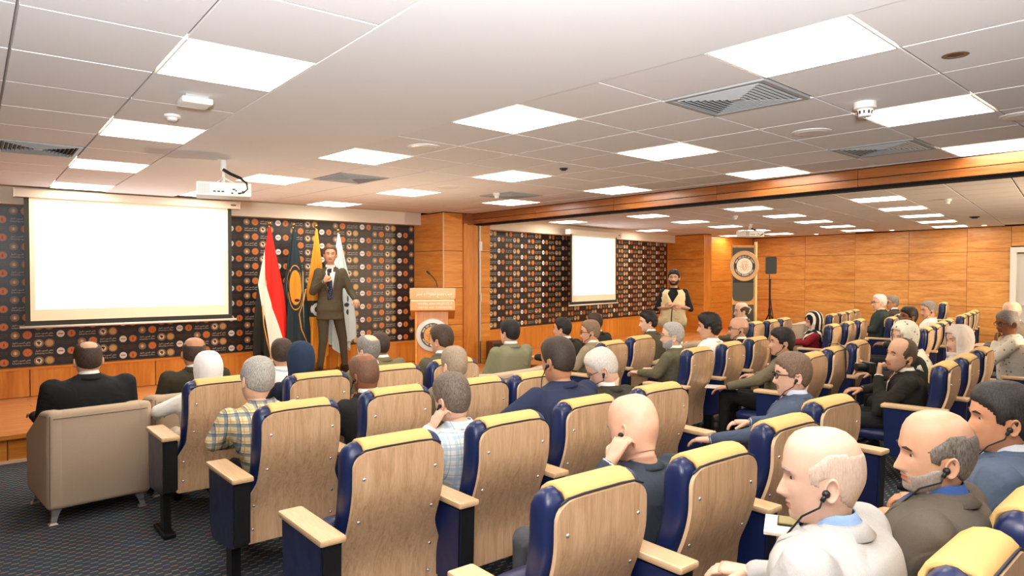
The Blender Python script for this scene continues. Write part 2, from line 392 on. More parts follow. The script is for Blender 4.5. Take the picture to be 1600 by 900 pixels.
# small ceiling fittings
def det(name, label, cat, x, y, r, h, m=WPLAST, taper=.7, grp=None):
    t_ = thing(name, label, cat, (x, y, CEIL), 0, grp)
    bm = bmesh.new(); X = Vector((1, 0, 0)); Y = Vector((0, 1, 0))
    loft(bm, [[Vector((cos(2 * pi * k / 20) * q, sin(2 * pi * k / 20) * q, z)) for k in range(20)] for q, z in ((r, 0), (r, -h * .45), (r * taper, -h * .5), (r * taper * .8, -h))])
    bmesh.ops.recalc_face_normals(bm, faces=bm.faces); obj('housing', bm, m, t_)
    return t_
d = det('smoke_detector', 'white cone smoke detector beside a lit panel, upper right of the ceiling', 'smoke detector', 3.77, 1.68, .055, .075)
bm = bmesh.new()
for k in range(10): a = 2 * pi * k / 10; box(bm, -.004, .004, -.002, .002, -.062, -.046, M=Matrix.Rotation(a, 4, 'Z') @ Matrix.Translation((0, .036, 0)))
obj('sensor_slots', bm, BLACK, d)
det('smoke_detector', 'small round detector in the tile beyond the square white unit', 'smoke detector', .98, 4.31, .045, .03)
det('smoke_detector', 'tiny pale detector next to a farthest lit panel, above the pillar', 'smoke detector', 4.75, 6.15, .04, .06)
det('smoke_detector', 'small detector on the ceiling just past the beam near the far screen', 'smoke detector', 9.5, 6.2, .045, .06)
det('smoke_detector', 'small white detector beyond the beam at upper right', 'smoke detector', 9.4, 3.2, .045, .06)
det('ceiling_speaker', 'flat round ceiling speaker grille near the smoke detector', 'speaker', 4.28, 2.24, .12, .012, WPLAST, .9)
det('ceiling_speaker', 'flat round ceiling speaker grille beside the plain strip', 'speaker', 2.62, 4.24, .12, .012, WPLAST, .9)
det('ceiling_speaker', 'faint round ceiling speaker grille above the pillar side', 'speaker', 4.02, 6.04, .12, .012, WPLAST, .9)
det('ceiling_speaker', 'flat round ceiling speaker at the right edge of the photo', 'speaker', 4.78, 1.24, .12, .012, WPLAST, .9)
det('camera_dome', 'small dark sensor in a tile in the middle of the ceiling', 'sensor', 4.09, 4.35, .035, .02, BLACK)
det('camera_dome', 'small dark fitting on the ceiling beyond the beam', 'sensor', 12.6, 3.9, .07, .03, BLACK)
t_ = thing('wireless_unit', 'square white access point on the ceiling next to the top left lit panel', 'access point', (.97, 3.80, CEIL))
bm = bx(-.075, .075, -.075, .075, -.045, -.012, bev=.012); obj('cover', bm, WPLAST, t_, True)
obj('bracket', bx(-.055, .055, -.055, .055, -.014, 0), GREYP, t_)
t_ = thing('recessed_spotlight', 'unlit brass coloured recessed spotlight in the tile at top right', 'spotlight', (3.24, 1.08, CEIL))
bm = bmesh.new(); disc(bm, (0, 0, -.003), .03, .05, Vector((1, 0, 0)), Vector((0, -1, 0)), 20); obj('bezel', bm, mk('brassy', (170, 140, 100), .35, .8), t_)
bm = bmesh.new(); disc(bm, (0, 0, -.001), 0, .032, Vector((1, 0, 0)), Vector((0, -1, 0)), 20); obj('reflector', bm, mk('bronze_dark', (90, 66, 44), .3, .8), t_)

# ---- stage, plinth, backdrop wall (near room)
YW = 9.3; WBX = 5.55
stage = struct('stage', bx(-3.2, 6.15, 7.18, YW, 0, .232), WOODDARK)
stage['kind'] = 'structure'
src = None; k = 0
for r_ in range(14):                                    # floor boards
    y0 = 7.15 + r_ * .15
    if y0 > 9.15: break
    x = -3.2 + (r_ % 3) * -.42
    while x < 6.1:
        x0, x1 = max(x, -3.2), min(x + 1.26, 6.14)
        if x1 - x0 > .05:
            o = obj('stage_board', bx(x0 - (x0 + x1) / 2, (x1 - x0) / 2, 0, .147, 0, .018), WOODFLOOR, stage); o.location = ((x0 + x1) / 2, y0, .232 + random.uniform(0, .0006))
        x += 1.263
obj('stage_nosing', bx(-3.2, 6.15, 7.12, 7.16, .205, .252, bev=.008), WOODWALL, stage)
for k in range(8): obj('riser_panel', bx(-.58, .58, -.012, .0, .0, .195), WOODWALL, stage).location = (-2.6 + k * 1.17, 7.18, .01)
obj('riser_skirting', bx(-3.2, 6.15, 7.155, 7.17, 0, .025), EDGE, stage)
wall_front = struct('wall_front', bx(-3.2, WBX + .3, YW, YW + .15, 0, 2.55), WOODWALL)
for k in range(7): obj('plinth_panel', bx(-.62, .62, 0, .03, .255, .555), wood('veneer_plinth', lin((196, 112, 34)), lin((219, 139, 50)), lin((233, 160, 72)), 'z', .3, .55), wall_front).location = (-2.5 + k * 1.25, 9.19, 0)
obj('plinth_cap', bx(-3.2, WBX, 9.175, YW, .55, .575), WOODWALL, wall_front)
# bulkhead over the backdrop
struct('trim_1', bx(-3.2, WBX - .0, 9.08, YW, 2.345, 2.53), CREAM)

PRINT = [mk('print_black', (38, 33, 34), .35), mk('print_cream', (236, 224, 204), .4), mk('print_gold', (214, 176, 112), .4), mk('print_orange', (222, 120, 52), .4),
         mk('print_tan', (196, 150, 96), .4), mk('print_red', (150, 62, 42), .4), mk('print_grey', (150, 124, 100), .4), mk('print_white', (240, 232, 226), .4), mk('print_brown', (120, 84, 62), .4)]
def textmesh(b, s, w=None): return textraw(arabic(b) if ord(b[0]) > 1500 else b, s, 1.0, w)
TXW = [(textmesh('\u0645\u0644\u062a\u0642\u0649 \u0627\u0644\u062c\u0633\u0648\u0631 \u0648 \u0627\u0644\u062d\u0648\u0627\u0631', .026, .165), .014), (textmesh('Building Bridges over Waters', .021, .165), -.016)]
TXR = [(textmesh('\u0648\u0632\u0627\u0631\u0629 \u0627\u0644\u0634\u0628\u0627\u0628 \u0648 \u0627\u0644\u0631\u064a\u0627\u0636\u0629', .017, .17), .018), (textmesh('Ministry of Youth and Sports', .016, .17), -.002), (textmesh('youth and sports', .014, .11), -.02)]
def backdrop(name, label, O, X, L, z0, z1, ph, parent=None):
    """printed panel: O = left bottom corner, X = unit direction; the print is flat ink on the panel"""
    O = Vector(O); X = Vector(X).normalized(); Z = Vector((0, 0, 1)); N = Z.cross(X); N = -N if N.y > 0 else N
    t_ = thing(name, label, 'backdrop', O)
    bm = bmesh.new(); box(bm, 0, L, 0, .02, z0, z1, M=basis((0, 0, 0), X, -N, Z)); obj('banner_panel', bm, PRINT[0], t_)
    bm = bmesh.new(); cw, rh = .208, .0975
    def P(u, z, o=.001): return X * u + Z * z + N * o
    def D(u, z, r0, r1, mi, o=.001, seg=18):
        if u - r1 < 0 or u + r1 > L or z - r1 < z0 or z + r1 > z1: return
        disc(bm, P(u, z, o), r0, r1, X, Z, seg, mi)
    def poly(u, z, pts, mi, o):
        if u < .05 or u > L - .05 or z < z0 + .05 or z > z1 - .05: return
        f = bm.faces.new([bm.verts.new(P(u + a, z + b, o)) for a, b in pts]); f.material_index = mi
    def tx(T, u, z, mi):
        for (V, F), dz in T:
            if not V: continue
            if u - .09 < 0 or u + .09 > L or z - .03 < z0 or z + .03 > z1: continue
            vs = [bm.verts.new(P(u + a, z + dz + b)) for a, b, _ in V]
            for f_ in F:
                try: f = bm.faces.new([vs[q] for q in f_]); f.material_index = mi
                except ValueError: pass
    AFR = [(-.016, .018), (-.002, .021), (.012, .016), (.02, .004), (.011, .001), (.008, -.012), (.002, -.022), (-.004, -.012), (-.006, .0), (-.016, .002), (-.02, .009)]
    ni = int(L / cw) + 2; nj = int((z1 - z0) / rh) + 2
    for i in range(-1, ni):
        for j in range(-1, nj):
            u = ph[0] + i * cw; z = ph[1] + (j - ph[2]) * rh; ty = i % 3
            if (i + j) % 2 == 0:
                if ty == 0:
                    D(u - .05, z, .041, .046, 4); D(u - .05, z, .033, .037, 4); D(u - .05, z, 0, .031, 1, .0014); poly(u - .05, z, AFR, 0, .0018)
                    D(u + .05, z, .041, .046, 4); D(u + .05, z, 0, .036, 2, .0014); D(u + .05, z, .018, .022, 4, .0018, 12)
                elif ty == 1:
                    D(u - .052, z, 0, .039, 7); poly(u - .052, z, [(-.024, -.005), (.024, -.005), (.024, .006), (-.024, .006)], 6, .0014)
                    D(u + .052, z, .036, .041, 4); D(u + .052, z, 0, .034, 3, .0014); poly(u + .052, z, [(-.012, -.016), (.012, -.016), (.004, 0), (.009, .006), (0, .02), (-.009, .006), (-.004, 0)], 5, .0018)
                else:
                    D(u - .055, z, .03, .041, 6); D(u - .055, z, 0, .026, 4, .0014); poly(u - .055, z, [(-.01, -.014), (.01, -.014), (.005, .004), (0, .018), (-.007, .004)], 1, .0018)
                    D(u + .055, z, .039, .044, 4); D(u + .055, z, 0, .037, 3, .0014)
                    for s in (-1, 1): poly(u + .055, z, [(s * .02, .012), (s * .006, .004), (s * .014, -.001)][::s], 5, .0018)
                    poly(u + .055, z, [(-.014, -.013), (0, -.018), (.014, -.013), (0, -.011)], 5, .0018)
            else: tx(TXR if ty == 1 else TXW, u, z, 8 if ty == 1 else 1)
    bmesh.ops.recalc_face_normals(bm, faces=bm.faces)
    o = obj('printed_emblems', bm, PRINT, t_); return t_
# 8 hangs on the front wall
backdrop('printed_backdrop', 'black backdrop printed with rows of round emblems behind the left screen', (-3.1, YW - .022, 0), (1, 0, 0), WBX + 3.1, .577, 2.35, (3.1 + .35 - 16 * .208, .924, 3), None)

# ---- pillar and jamb between the rooms
def panel_stack(parent, O, X, L, seams, zt, m, zb=0, th=.012, gap=.006):
    """veneer panels on a face: one part each. O base left point, X direction; outward normal = X x Z"""
    X = Vector(X).normalized(); Z = Vector((0, 0, 1)); N = X.cross(Z)
    zs = [zb] + [s for s in seams if s > zb] + [zt]
    for a, b in zip(zs[:-1], zs[1:]):
        bm = bmesh.new(); box(bm, -L / 2 + gap / 2, L / 2 - gap / 2, 0, th, gap / 2, b - a - gap / 2, M=basis((0, 0, 0), X, N, Z), bev=.0015)
        bmesh.ops.recalc_face_normals(bm, faces=bm.faces)
        o = obj('veneer_panel', bm, m, parent); o.location = Vector(O) + X * (L / 2) + Z * a
SEAMS = [.3, .85, 1.395, 1.94]
pillar = struct('wall_pillar', bx(WBX + .012, 6.40, 8.472, 9.35, 0, 2.53), DARKGAP)
panel_stack(pillar, (WBX + .012, 9.30, 0), (0, -1, 0), .83, SEAMS, 2.5, WOODWALLY, .25)       # side facing the stage: normal -x
panel_stack(pillar, (WBX + .006, 8.472, 0), (1, 0, 0), .34, SEAMS, 2.5, WOODWALL)
obj('corner_bead', bx(WBX - .004, WBX + .006, 8.455, 8.47, 0, 2.5), EDGE, pillar)
obj('jamb_board', bx(5.90, 5.96, 8.43, 8.475, 0, 2.35), WOODV, pillar)
obj('jamb_board', bx(5.965, 6.17, 8.45, 8.475, 0, 2.335), WOODV, pillar)
obj('jamb_head', bx(5.90, 6.17, 8.44, 8.475, 2.338, 2.51), WOODDARK, pillar)
obj('jamb_head', bx(6.17, 6.40, 8.44, 8.475, 2.338, 2.51), WOODDARK, pillar)
obj('track_strip', bx(6.175, 6.20, 8.415, 8.475, 0, 2.335), STEEL, pillar)
obj('latch_plate', bx(6.165, 6.215, 8.40, 8.414, 1.95, 2.09), WPLAST, pillar)
obj('latch_plate', bx(6.172, 6.205, 8.40, 8.414, 1.18, 1.30), STEEL, pillar)
panel_stack(pillar, (6.205, 8.46, 0), (1, 0, 0), .195, SEAMS, 2.5, WOODWALL)
# ---- beam over the opening, running to the back of the room
beam = struct('beam', bx(6.09, 6.29, -4.4, 8.46, 2.345, 2.53), DARKGAP)
for k in range(9):
    y0 = 8.44 - k * 1.42; 
    obj('beam_board', bx(0, .012, -1.415, 0, 2.42, 2.50, bev=.002), WOODDARK, beam).location = (6.078, y0, 0)
    obj('beam_board', bx(0, .012, -1.415, 0, 2.352, 2.414, bev=.002), WOODDARK, beam).location = (6.078, y0 - (.0 if k else 0), 0)
    obj('beam_board', bx(0, .012, -1.415, 0, 2.352, 2.50, bev=.002), WOODDARK, beam).location = (6.29, y0, 0)
obj('track_channel', bx(6.13, 6.25, -4.4, 8.46, 2.33, 2.347), DARKGAP, beam)

# ---- far room front wall (turned a little), its stage, pillar and timber wall
A2 = Vector((6.35, 9.165, 0)); B2 = Vector((13.35, 10.54, 0)); X2 = (B2 - A2).normalized(); N2 = X2.cross(Vector((0, 0, 1))); L2_ = (B2 - A2).length
M2 = basis(A2, X2, -N2, Vector((0, 0, 1)))
wall2 = struct('wall_far_front', bx(-.2, L2_ + .2, 0, .15, 0, 2.55, M=M2), WOODWALL)
for k in range(6): 
    o = obj('plinth_panel', bx(-.6, .6, -.1, -.075, .255, .64), MATS['veneer_plinth'], wall2); o.matrix_local = basis(A2 + X2 * (.6 + k * 1.21), X2, -N2, Vector((0, 0, 1)))
obj('plinth_cap', bx(0, L2_, -.11, 0, .64, .66, M=M2), WOODWALL, wall2)
struct('trim_2', bx(0, L2_, -.22, 0, 2.33, 2.53, M=M2), CREAM)
stage2 = struct('stage_far', bx(.1, L2_ + 2.8, -1.75, 0, 0, .235, M=M2), WOODDARK)
for k in range(11):
    for q in range(8):
        o = obj('stage_board', bx(-.62, .62, 0, .155, 0, .018), WOODFLOOR, stage2); o.matrix_local = basis(A2 + X2 * (.7 + q * 1.245 + (k % 2) * .0) - (-N2) * (1.77 - k * .158) + Vector((0, 0, .235)), X2, -N2, Vector((0, 0, 1)))
backdrop('printed_backdrop', 'black emblem backdrop beyond the beam, behind the smaller screen', A2 + X2 * .12 + N2 * .024, X2, L2_ - .2, .66, 2.34, (.01, .924, 3))
PX0 = Vector((13.35, 10.54, 0)); PX1 = Vector((13.22, 9.42, 0)); PX2 = Vector((13.5, 9.42, 0)); PX3 = Vector((13.6, 9.85, 0)); PX4 = Vector((15.93, 9.85, 0))
pil2 = struct('wall_far_pillar', quadbm([(13.365, 10.6), (13.235, 9.435), (13.52, 9.435), (13.65, 10.6)], 0, 2.53), DARKGAP)
panel_stack(pil2, PX0 + Vector((.012, 0, 0)), PX1 - PX0, (PX1 - PX0).length, [.9, 1.42, 1.94], 2.5, WOODWALLY, .25)
panel_stack(pil2, PX1 + Vector((.0, .012, 0)), PX2 - PX1, (PX2 - PX1).length, [], 2.5, WOODV)
wall3 = struct('wall_far_recess', bx(13.4, 16.2, 9.862, 10.0, 0, 2.55), DARKGAP)
panel_stack(wall3, Vector((13.5, 9.862, 0)), (1, 0, 0), .3, [.9, 1.42, 1.94], 2.5, WOODWALL)
panel_stack(wall3, Vector((13.8, 9.862, 0)), (1, 0, 0), 2.1, [.9, 1.42, 1.94], 2.5, WOODWALL)
# timber wall on the far right
RW0 = Vector((15.93, 9.86, 0)); RWd = Vector((15.42 - 15.9, 4.13 - 9.7, 0)).normalized(); RN_ = RWd.cross(Vector((0, 0, 1)))
def rw(ratio):          # point on the wall line with x/y == ratio
    s = (ratio * RW0.y - RW0.x) / (RWd.x - ratio * RWd.y); return s
wallr = struct('wall_right', bx(-.3, 14.2, .0, .12, 0, 2.55, M=basis(RW0 - RN_ * .014, RWd, -RN_, Vector((0, 0, 1)))), DARKGAP)
cuts = [0.0] + [rw(q) for q in (1.881, 2.186, 2.59, 3.151)] ; s4 = rw(3.70)
cuts += [s4]
for a, b in zip(cuts[:-1], cuts[1:]): panel_stack(wallr, RW0 + RWd * a - RN_ * .014, RWd, b - a, [.42, .96, 1.46, 2.03], 2.5, WOODFAR)
panel_stack(wallr, RW0 + RWd * s4 - RN_ * .014, RWd, 1.25, [], 2.5, WOODFAR, 2.12)
for q in range(5): panel_stack(wallr, RW0 + RWd * (s4 + 1.25 + q * 1.3) - RN_ * .014, RWd, 1.3, [.42, .96, 1.46, 2.03], 2.5, WOODFAR)
dm = basis(RW0 + RWd * s4, RWd, -RN_, Vector((0, 0, 1)))
door = struct('door_1', bx(.1, 1.15, -.01, .03, 0, 1.98, M=dm), mk('door_grey', (205, 200, 190), .5))
bm = bmesh.new(); box(bm, 0, .1, -.05, .02, 0, 2.1, M=dm, bev=.006); box(bm, 1.15, 1.25, -.05, .02, 0, 2.1, M=dm, bev=.006); box(bm, .1, 1.15, -.05, .02, 2.0, 2.1, M=dm, bev=.006)
obj('door_frame', bm, WPLAST, door); obj('glass_pane', bx(.28, .97, -.018, -.008, .9, 1.85, M=dm), mk('dim_glass', (90, 92, 96), .1), door)
obj('door_handle', bx(.16, .26, -.06, -.04, 1.0, 1.02, M=dm), CHROME, door)
# left and rear walls (outside the frame, they close the room)
CREAMW = mk('cream_wall', (214, 196, 170), .7)
struct('wall_left', bx(-3.4, -3.2, -4.5, 9.5, 0, 2.55), CREAMW)
struct('wall_rear', bx(-3.4, 17, -4.5, -4.35, 0, 2.55), CREAMW)
# ================================================================= STAGE THINGS
Zv = Vector((0, 0, 1))
def screen(label, O, X, w, z0, z1, hb=.045, hx=.09):
    """roll-down screen; O = left end at floor level, X along the screen, N toward the room"""
    X = Vector(X).normalized(); N = X.cross(Zv); t_ = thing('projection_screen', label, 'projection screen', O)
    B = basis((0, 0, 0), X, N, Zv)
    obj('screen_border', bx(0, w, -.003, .0, z0, z1, M=B), mk('screen_black', (44, 46, 38), .7), t_)
    obj('screen_margin', bx(hb, w - hb, .0, .0015, z0 + .05, z1, M=B), mk('screen_cream', (250, 240, 212), .8), t_)
    obj('projected_area', bx(hb + .045, w - hb - .045, .0015, .003, z0 + .17, z1 - .03, M=B), SCREENM, t_)
    bm = bmesh.new(); tube(bm, [B @ Vector((-.05, 0, z0 - .015)), B @ Vector((w + .05, 0, z0 - .015))], .014, 8); obj('bottom_bar', bm, WPLAST, t_, True)
    bm = bmesh.new(); box(bm, -hx, w + hx, -.05, .05, z1, z1 + .09, M=B, bev=.012); obj('roller_housing', bm, CREAM, t_)
    for x in (-hx + .003, w + hx - .003): obj('end_cap', bx(x - .006, x + .006, -.054, .054, z1 - .004, z1 + .094, M=B, bev=.004), WPLAST, t_)
    bm = bx(w - .02, w + .04, .051, .053, z1 + .035, z1 + .055, M=B); obj('maker_plate', bm, mk('plate_grey', (120, 110, 90)), t_)
screen('large lit white projection screen at the left, over the printed backdrop', (.57, 8.86, 0), (1, 0, 0), 2.11, 1.05, 2.405)
Os = A2 + X2 * 2.43 + N2 * .45
screen('smaller looking lit white screen beyond the beam in the far room', Os, X2, 1.62, 1.03, 2.33)

def projector(label, x, y, z, rz, zc=CEIL):
    t_ = thing('projector', label, 'projector', (x, y, zc), rz); h = z - zc
    obj('projector_body', bx(-.2, .2, -.13, .15, h - .06, h + .05, bev=.012), WPLAST, t_)
    bm = bmesh.new()
    for k in range(9): box(bm, -.185 + k * .009, -.181 + k * .009, -.1325, -.129, h - .045, h + .035)
    obj('vent_grille', bm, GREYP, t_)
    bm = bmesh.new()
    for x0, w, zz in ((-.08, .02, -.03), (-.05, .02, -.03), (-.02, .02, -.03), (.05, .016, -.04), (.08, .012, -.02), (.1, .02, -.04), (.13, .02, -.025), (.06, .02, -.01)): box(bm, x0, x0 + w, -.133, -.129, h + zz, h + zz + .011)
    obj('sockets', bm, mk('socket_grey', (70, 68, 62)), t_)
    bm = bmesh.new(); tube(bm, [(0, 0, 0), (0, 0, -.09)], .026, 12); obj('mount_tube', bm, WPLAST, t_)
    bm = bmesh.new(); tube(bm, [(0, 0, -.085), (0, 0, h + .06)], .012, 8)
    for a in range(3): tube(bm, [(0, 0, h + .1), (.09 * cos(a * 2.1), .09 * sin(a * 2.1), h + .055)], .007, 6)
    box(bm, -.04, .04, -.04, .04, -.004, 0); obj('mount_bracket', bm, WPLAST, t_)
    bm = bmesh.new(); tube(bm, [(.0, -.02, -.08), (.05, -.06, -.115), (.12, -.1, -.15), (.165, -.13, -.19), (.17, -.15, h), (.14, -.15, h - .03), (.1, -.138, h - .035)], [.014, .013, .012, .008, .005, .005, .005], 8); obj('signal_cable', bm, BLACK, t_, True)
    bm = bmesh.new(); tube(bm, [(-.09, .15, h), (-.09, .175, h)], .035, 14); obj('lens', bm, BLACK, t_)
projector('white ceiling projector hanging in front of the left screen', 1.68, 5.75, 2.27, radians(-14))
projector('small white ceiling projector beyond the beam, above the round emblem stand', 11.3, 7.05, 2.335, radians(-25))

# ---- flags
def flag(label, x, y, mats, ztop=2.24, wb=.2, ph=0.0, zb=.32, trim=None, lean=.0):
    t_ = thing('flag', label, 'flag', (x, y, .25))
    bm = bmesh.new(); tube(bm, [(0, 0, 0), (0, 0, ztop - .27)], .012, 8); obj('pole', bm, GOLD, t_)
    bm = bmesh.new(); loft(bm, [[Vector((cos(a * pi / 8) * r, sin(a * pi / 8) * r, z)) for a in range(16)] for r, z in ((.14, 0), (.14, .015), (.06, .035), (.02, .06))]); obj('base', bm, GOLD, t_)
    bm = bmesh.new(); ball(bm, (0, 0, ztop - .25 + .015), .026, 12); obj('finial', bm, GOLD, t_, True)
    R = 96; K = 110; rings = []
    for k in range(K + 1):
        q = k / K; z = (ztop - .28) * (1 - q) + (zb - .25) * q; w = .012 + wb * (1 - (1 - q) ** 1.7) * (1 if q < .8 else 1 - (q - .8) * .35); r = []
        for a in range(R):
            th = 2 * pi * a / R; fold = 1 + .34 * sin(6 * th + ph + q * .6) * min(1, q * 2.2) + .08 * sin(15 * th + ph * 2)
            rx = w * fold; ry = w * .42 * fold
            dz = (.1 * sin(2 * th + ph) + .05 * cos(5 * th)) * max(0, q - .72) * 3.0
            r.append(Vector((rx * cos(th) + lean * q, ry * sin(th) - .02, z + dz)))
        rings.append(r)
    vs, fs = loft(bm := bmesh.new(), rings[::-1], 0, cap=False)
    bmesh.ops.recalc_face_normals(bm, faces=bm.faces)
    o = obj('flag_cloth', bm, mats, t_, True)
    if trim:
        bm = bmesh.new(); tube(bm, trim, .008, 6); obj('gold_fringe', bm, mk('gold_fringe', (218, 160, 70), .6), t_, True)
    return t_
def flagcloth(name, base, layers):
    """printed flag: base colour and (mask builder, colour) layers over object x, z"""
    m = fabric(name, base, 300, .05, .6, .0004); t = NT(m); c = t.b.inputs['Base Color'].links[0].from_socket
    tc = t.n('ShaderNodeTexCoord'); sp_ = t.n('ShaderNodeSeparateXYZ'); t.l(tc.outputs['Object'], sp_.inputs[0])
    class E:
        def __init__(s, v): s.v = v
        def o(s, op, b):
            n = t.n('ShaderNodeMath', operation=op)
            for i_, q in enumerate((s.v, b.v if isinstance(b, E) else b)):
                if hasattr(q, 'links'): t.l(q, n.inputs[i_])
                else: n.inputs[i_].default_value = q
            return E(n.outputs[0])
        def __add__(s, b): return s.o('ADD', b)
        def __sub__(s, b): return s.o('SUBTRACT', b)
        def __mul__(s, b): return s.o('MULTIPLY', b)
        def __gt__(s, b): return s.o('GREATER_THAN', b)
        def __lt__(s, b): return s.o('LESS_THAN', b)
        def max(s, b): return s.o('MAXIMUM', b)
    X, Z_ = E(sp_.outputs[0]), E(sp_.outputs[2])
    for fn, col in layers: c = t.mixc(fn(X, Z_).v, c, lin(col))
    t.l(c, t.b.inputs['Base Color']); return m
def ell(cx, cz, rx, rz): return lambda X, Z: (((X - cx) * (1 / rx)) * ((X - cx) * (1 / rx)) + ((Z - cz) * (1 / rz)) * ((Z - cz) * (1 / rz))) < 1.0
# cloth runs from z = 1.96 (top) to z = .25; q = (1.96 - z) / 1.71
E_Q = lambda Z: (Z * -1.0 + 1.96) * (1 / 1.71)
egy = flagcloth('flag_tricolour', (34, 36, 30), [(lambda X, Z: X > ((E_Q(Z) - .44).max(0.0) * .26 - .16), (246, 240, 226)), (lambda X, Z: X > ((E_Q(Z) - .38) * .52 - .11).max((E_Q(Z) - .45).max(0.0) * .38 - .07), (224, 44, 32))])
flag('red, white and black flag, leftmost of the four flags', 3.17, 8.92, egy, wb=.175, ph=.4, zb=.5,
     trim=[(-.13, -.1, .95), (-.12, -.12, .7), (-.08, -.12, .5), (-.03, -.1, .3), (-.06, -.09, .22)])
tealm = flagcloth('flag_teal', (36, 52, 58), [(ell(0, 1.17, .105, .30), (226, 152, 48)), (ell(0, 1.17, .1, .285), (36, 52, 58)), (ell(0, 1.17, .082, .23), (226, 152, 48)), (ell(.02, 1.0, .03, .02), (60, 40, 20)), (lambda X, Z: (X > .11) * (X < .125), (190, 190, 150))])
flag('dark teal flag with a round orange emblem, second of the four flags', 3.50, 8.95, tealm, wb=.15, ph=1.7, zb=.52, trim=[(.13, -.09, 1.15), (.1, -.1, 1.0), (.03, -.11, .82), (.06, -.11, .62), (.14, -.09, .45)])
orm = flagcloth('flag_amber', (226, 152, 48), [(lambda X, Z: (Z > .77) * (Z < .99), (50, 48, 40)), (ell(-.02, .87, .08, .09), (240, 236, 224)), (ell(-.02, .87, .04, .04), (70, 66, 56))])
flag('orange flag with a dark and white emblem band, third of the four flags', 3.83, 8.98, orm, wb=.14, ph=.2, zb=.42, lean=-.03)
pbm = flagcloth('flag_pale', (206, 224, 222), [(ell(.09, .92, .05, .03), (60, 74, 80)), (ell(.1, .82, .03, .04), (60, 74, 80)), (ell(.11, 1.0, .025, .05), (90, 104, 110))])
flag('pale blue flag behind the speaker, rightmost of the four flags', 4.15, 8.98, pbm, ztop=2.19, wb=.16, ph=2.6, zb=.62, lean=.03)

# ---- lectern
hd = radians(33); LX = Vector((cos(hd), -sin(hd), 0)); LN = Vector((-sin(hd), -cos(hd), 0))   # LN faces the audience / camera side
lect = thing('lectern', 'wooden lectern with white lettering and a round emblem, right of the speaker', 'lectern', (4.86, 7.66, .25), -hd)
# local: x right, -y toward the audience
LW = WOODV; LTOP = wood('veneer_lectern', lin((214, 136, 42)), lin((232, 156, 58)), lin((240, 172, 80)), 'x', .3, 1.2)
obj('column', bx(-.2, .2, -.12, .2, .04, .9, bev=.004), LW, lect)
obj('column_edge', bx(-.225, -.2, -.13, -.02, .04, .9), LTOP, lect)
obj('base', bx(-.3, .3, -.2, .28, 0, .045, bev=.006), LW, lect)
def wedge(z0, z1, drop, y0=-.2, y1=.22, w=.285, xo=0):
    bm = bmesh.new(); loft(bm, [[Vector((x, y0, z0)), Vector((x, y1, z0 - drop)), Vector((x, y1, z1 - drop)), Vector((x, y0, z1))] for x in (-w + xo, w + xo)]); bmesh.ops.recalc_face_normals(bm, faces=bm.faces); return bm
obj('lower_band', wedge(.885, 1.0, .14), LTOP, lect)
obj('light_strip', wedge(1.0, 1.025, .14, -.193, .21, .278), mk('strip_cream', (250, 226, 170), .4), lect)
obj('upper_band', wedge(1.03, 1.17, .14, -.205, .225, .29), LTOP, lect)
LM = lambda x, y, z: Matrix.Translation((x, y, z)) @ Matrix.Rotation(pi / 2, 4, 'X')
CRL = mk('lettering_cream', (255, 242, 214), .4)
text('lettering', 'WHERE KNOWLEDGE IS', .043, CRL, lect, LM(.03, -.2015, .968), width=.44)
text('lettering', 'CREATED AND DISSEMINATED', .04, CRL, lect, LM(.03, -.2015, .918), width=.44)
text('lettering', arabic('\u062d\u064a\u062b \u062a\u0635\u0646\u0639 \u0627\u0644\u0645\u0639\u0631\u0641\u0629 \u0648 \u062a\u0646\u0634\u0631'), .075, CRL, lect, LM(.02, -.2065, 1.1), width=.46)
def seal(parent, c, r, X, Z, N, top, bot, mats):
    """round emblem: rim, dark ring with lettering, pale field"""
    c = Vector(c); bm = bmesh.new()
    rings = [[c + X * cos(2 * pi * k / 48) * q + Z * sin(2 * pi * k / 48) * q + N * o for k in range(48)] for q, o in ((r, 0), (r, .018), (r * .97, .024), (r * .72, .024))]
    loft(bm, rings, 0, cap=False); bmesh.ops.recalc_face_normals(bm, faces=bm.faces); obj('emblem_rim', bm, mats[0], parent, False)
    bm = bmesh.new(); disc(bm, c + N * .0245, .5 * r, .73 * r, X, Z, 48); obj('emblem_ring', bm, mats[1], parent)
    bm = bmesh.new(); disc(bm, c + N * .025, 0, .53 * r, X, Z, 48); obj('emblem_field', bm, mats[2], parent)
    bm = bmesh.new(); G = lambda a, b: c + X * a * r + Z * b * r + N * .027
    for P_, w in (([(-.22, .24), (-.1, .3), (0, .27), (.1, .3), (.22, .24)], .014), ([(-.14, .2), (-.18, 0), (-.1, -.2), (0, -.3), (.1, -.2), (.18, 0), (.14, .2)], .02), ([(-.05, .15), (-.08, -.05), (0, -.2), (.08, -.05), (.05, .15)], .02), ([(-.4, -.02), (-.22, -.1)], .012), ([(.4, -.02), (.22, -.1)], .012), ([(-.3, -.2), (-.15, -.28)], .012), ([(.3, -.2), (.15, -.28)], .012)):
        tube(bm, [G(*p) for p in P_], w * r, 5)
    obj('emblem_figure', bm, mats[3], parent)
    for body, a0, a1, flip in ((top, 160, 20, 1), (bot, 205, 335, -1)):
        n = len(body); bm = bmesh.new()
        for i, ch in enumerate(body):
            if ch == ' ': continue
            a = radians(a0 + (a1 - a0) * i / (n - 1)); d = X * cos(a) + Z * sin(a); tx_ = (X * sin(a) - Z * cos(a)) * flip; up = d * flip
            addtext(bm, textraw(ch, r * .17), basis(c + d * r * .615 + N * .026, tx_, up, N))
        obj('lettering', bm, mats[4], parent, kind='stuff')
TANR = mk('emblem_tan', (214, 168, 118), .4); PALE = mk('emblem_pale', (240, 228, 206), .5)
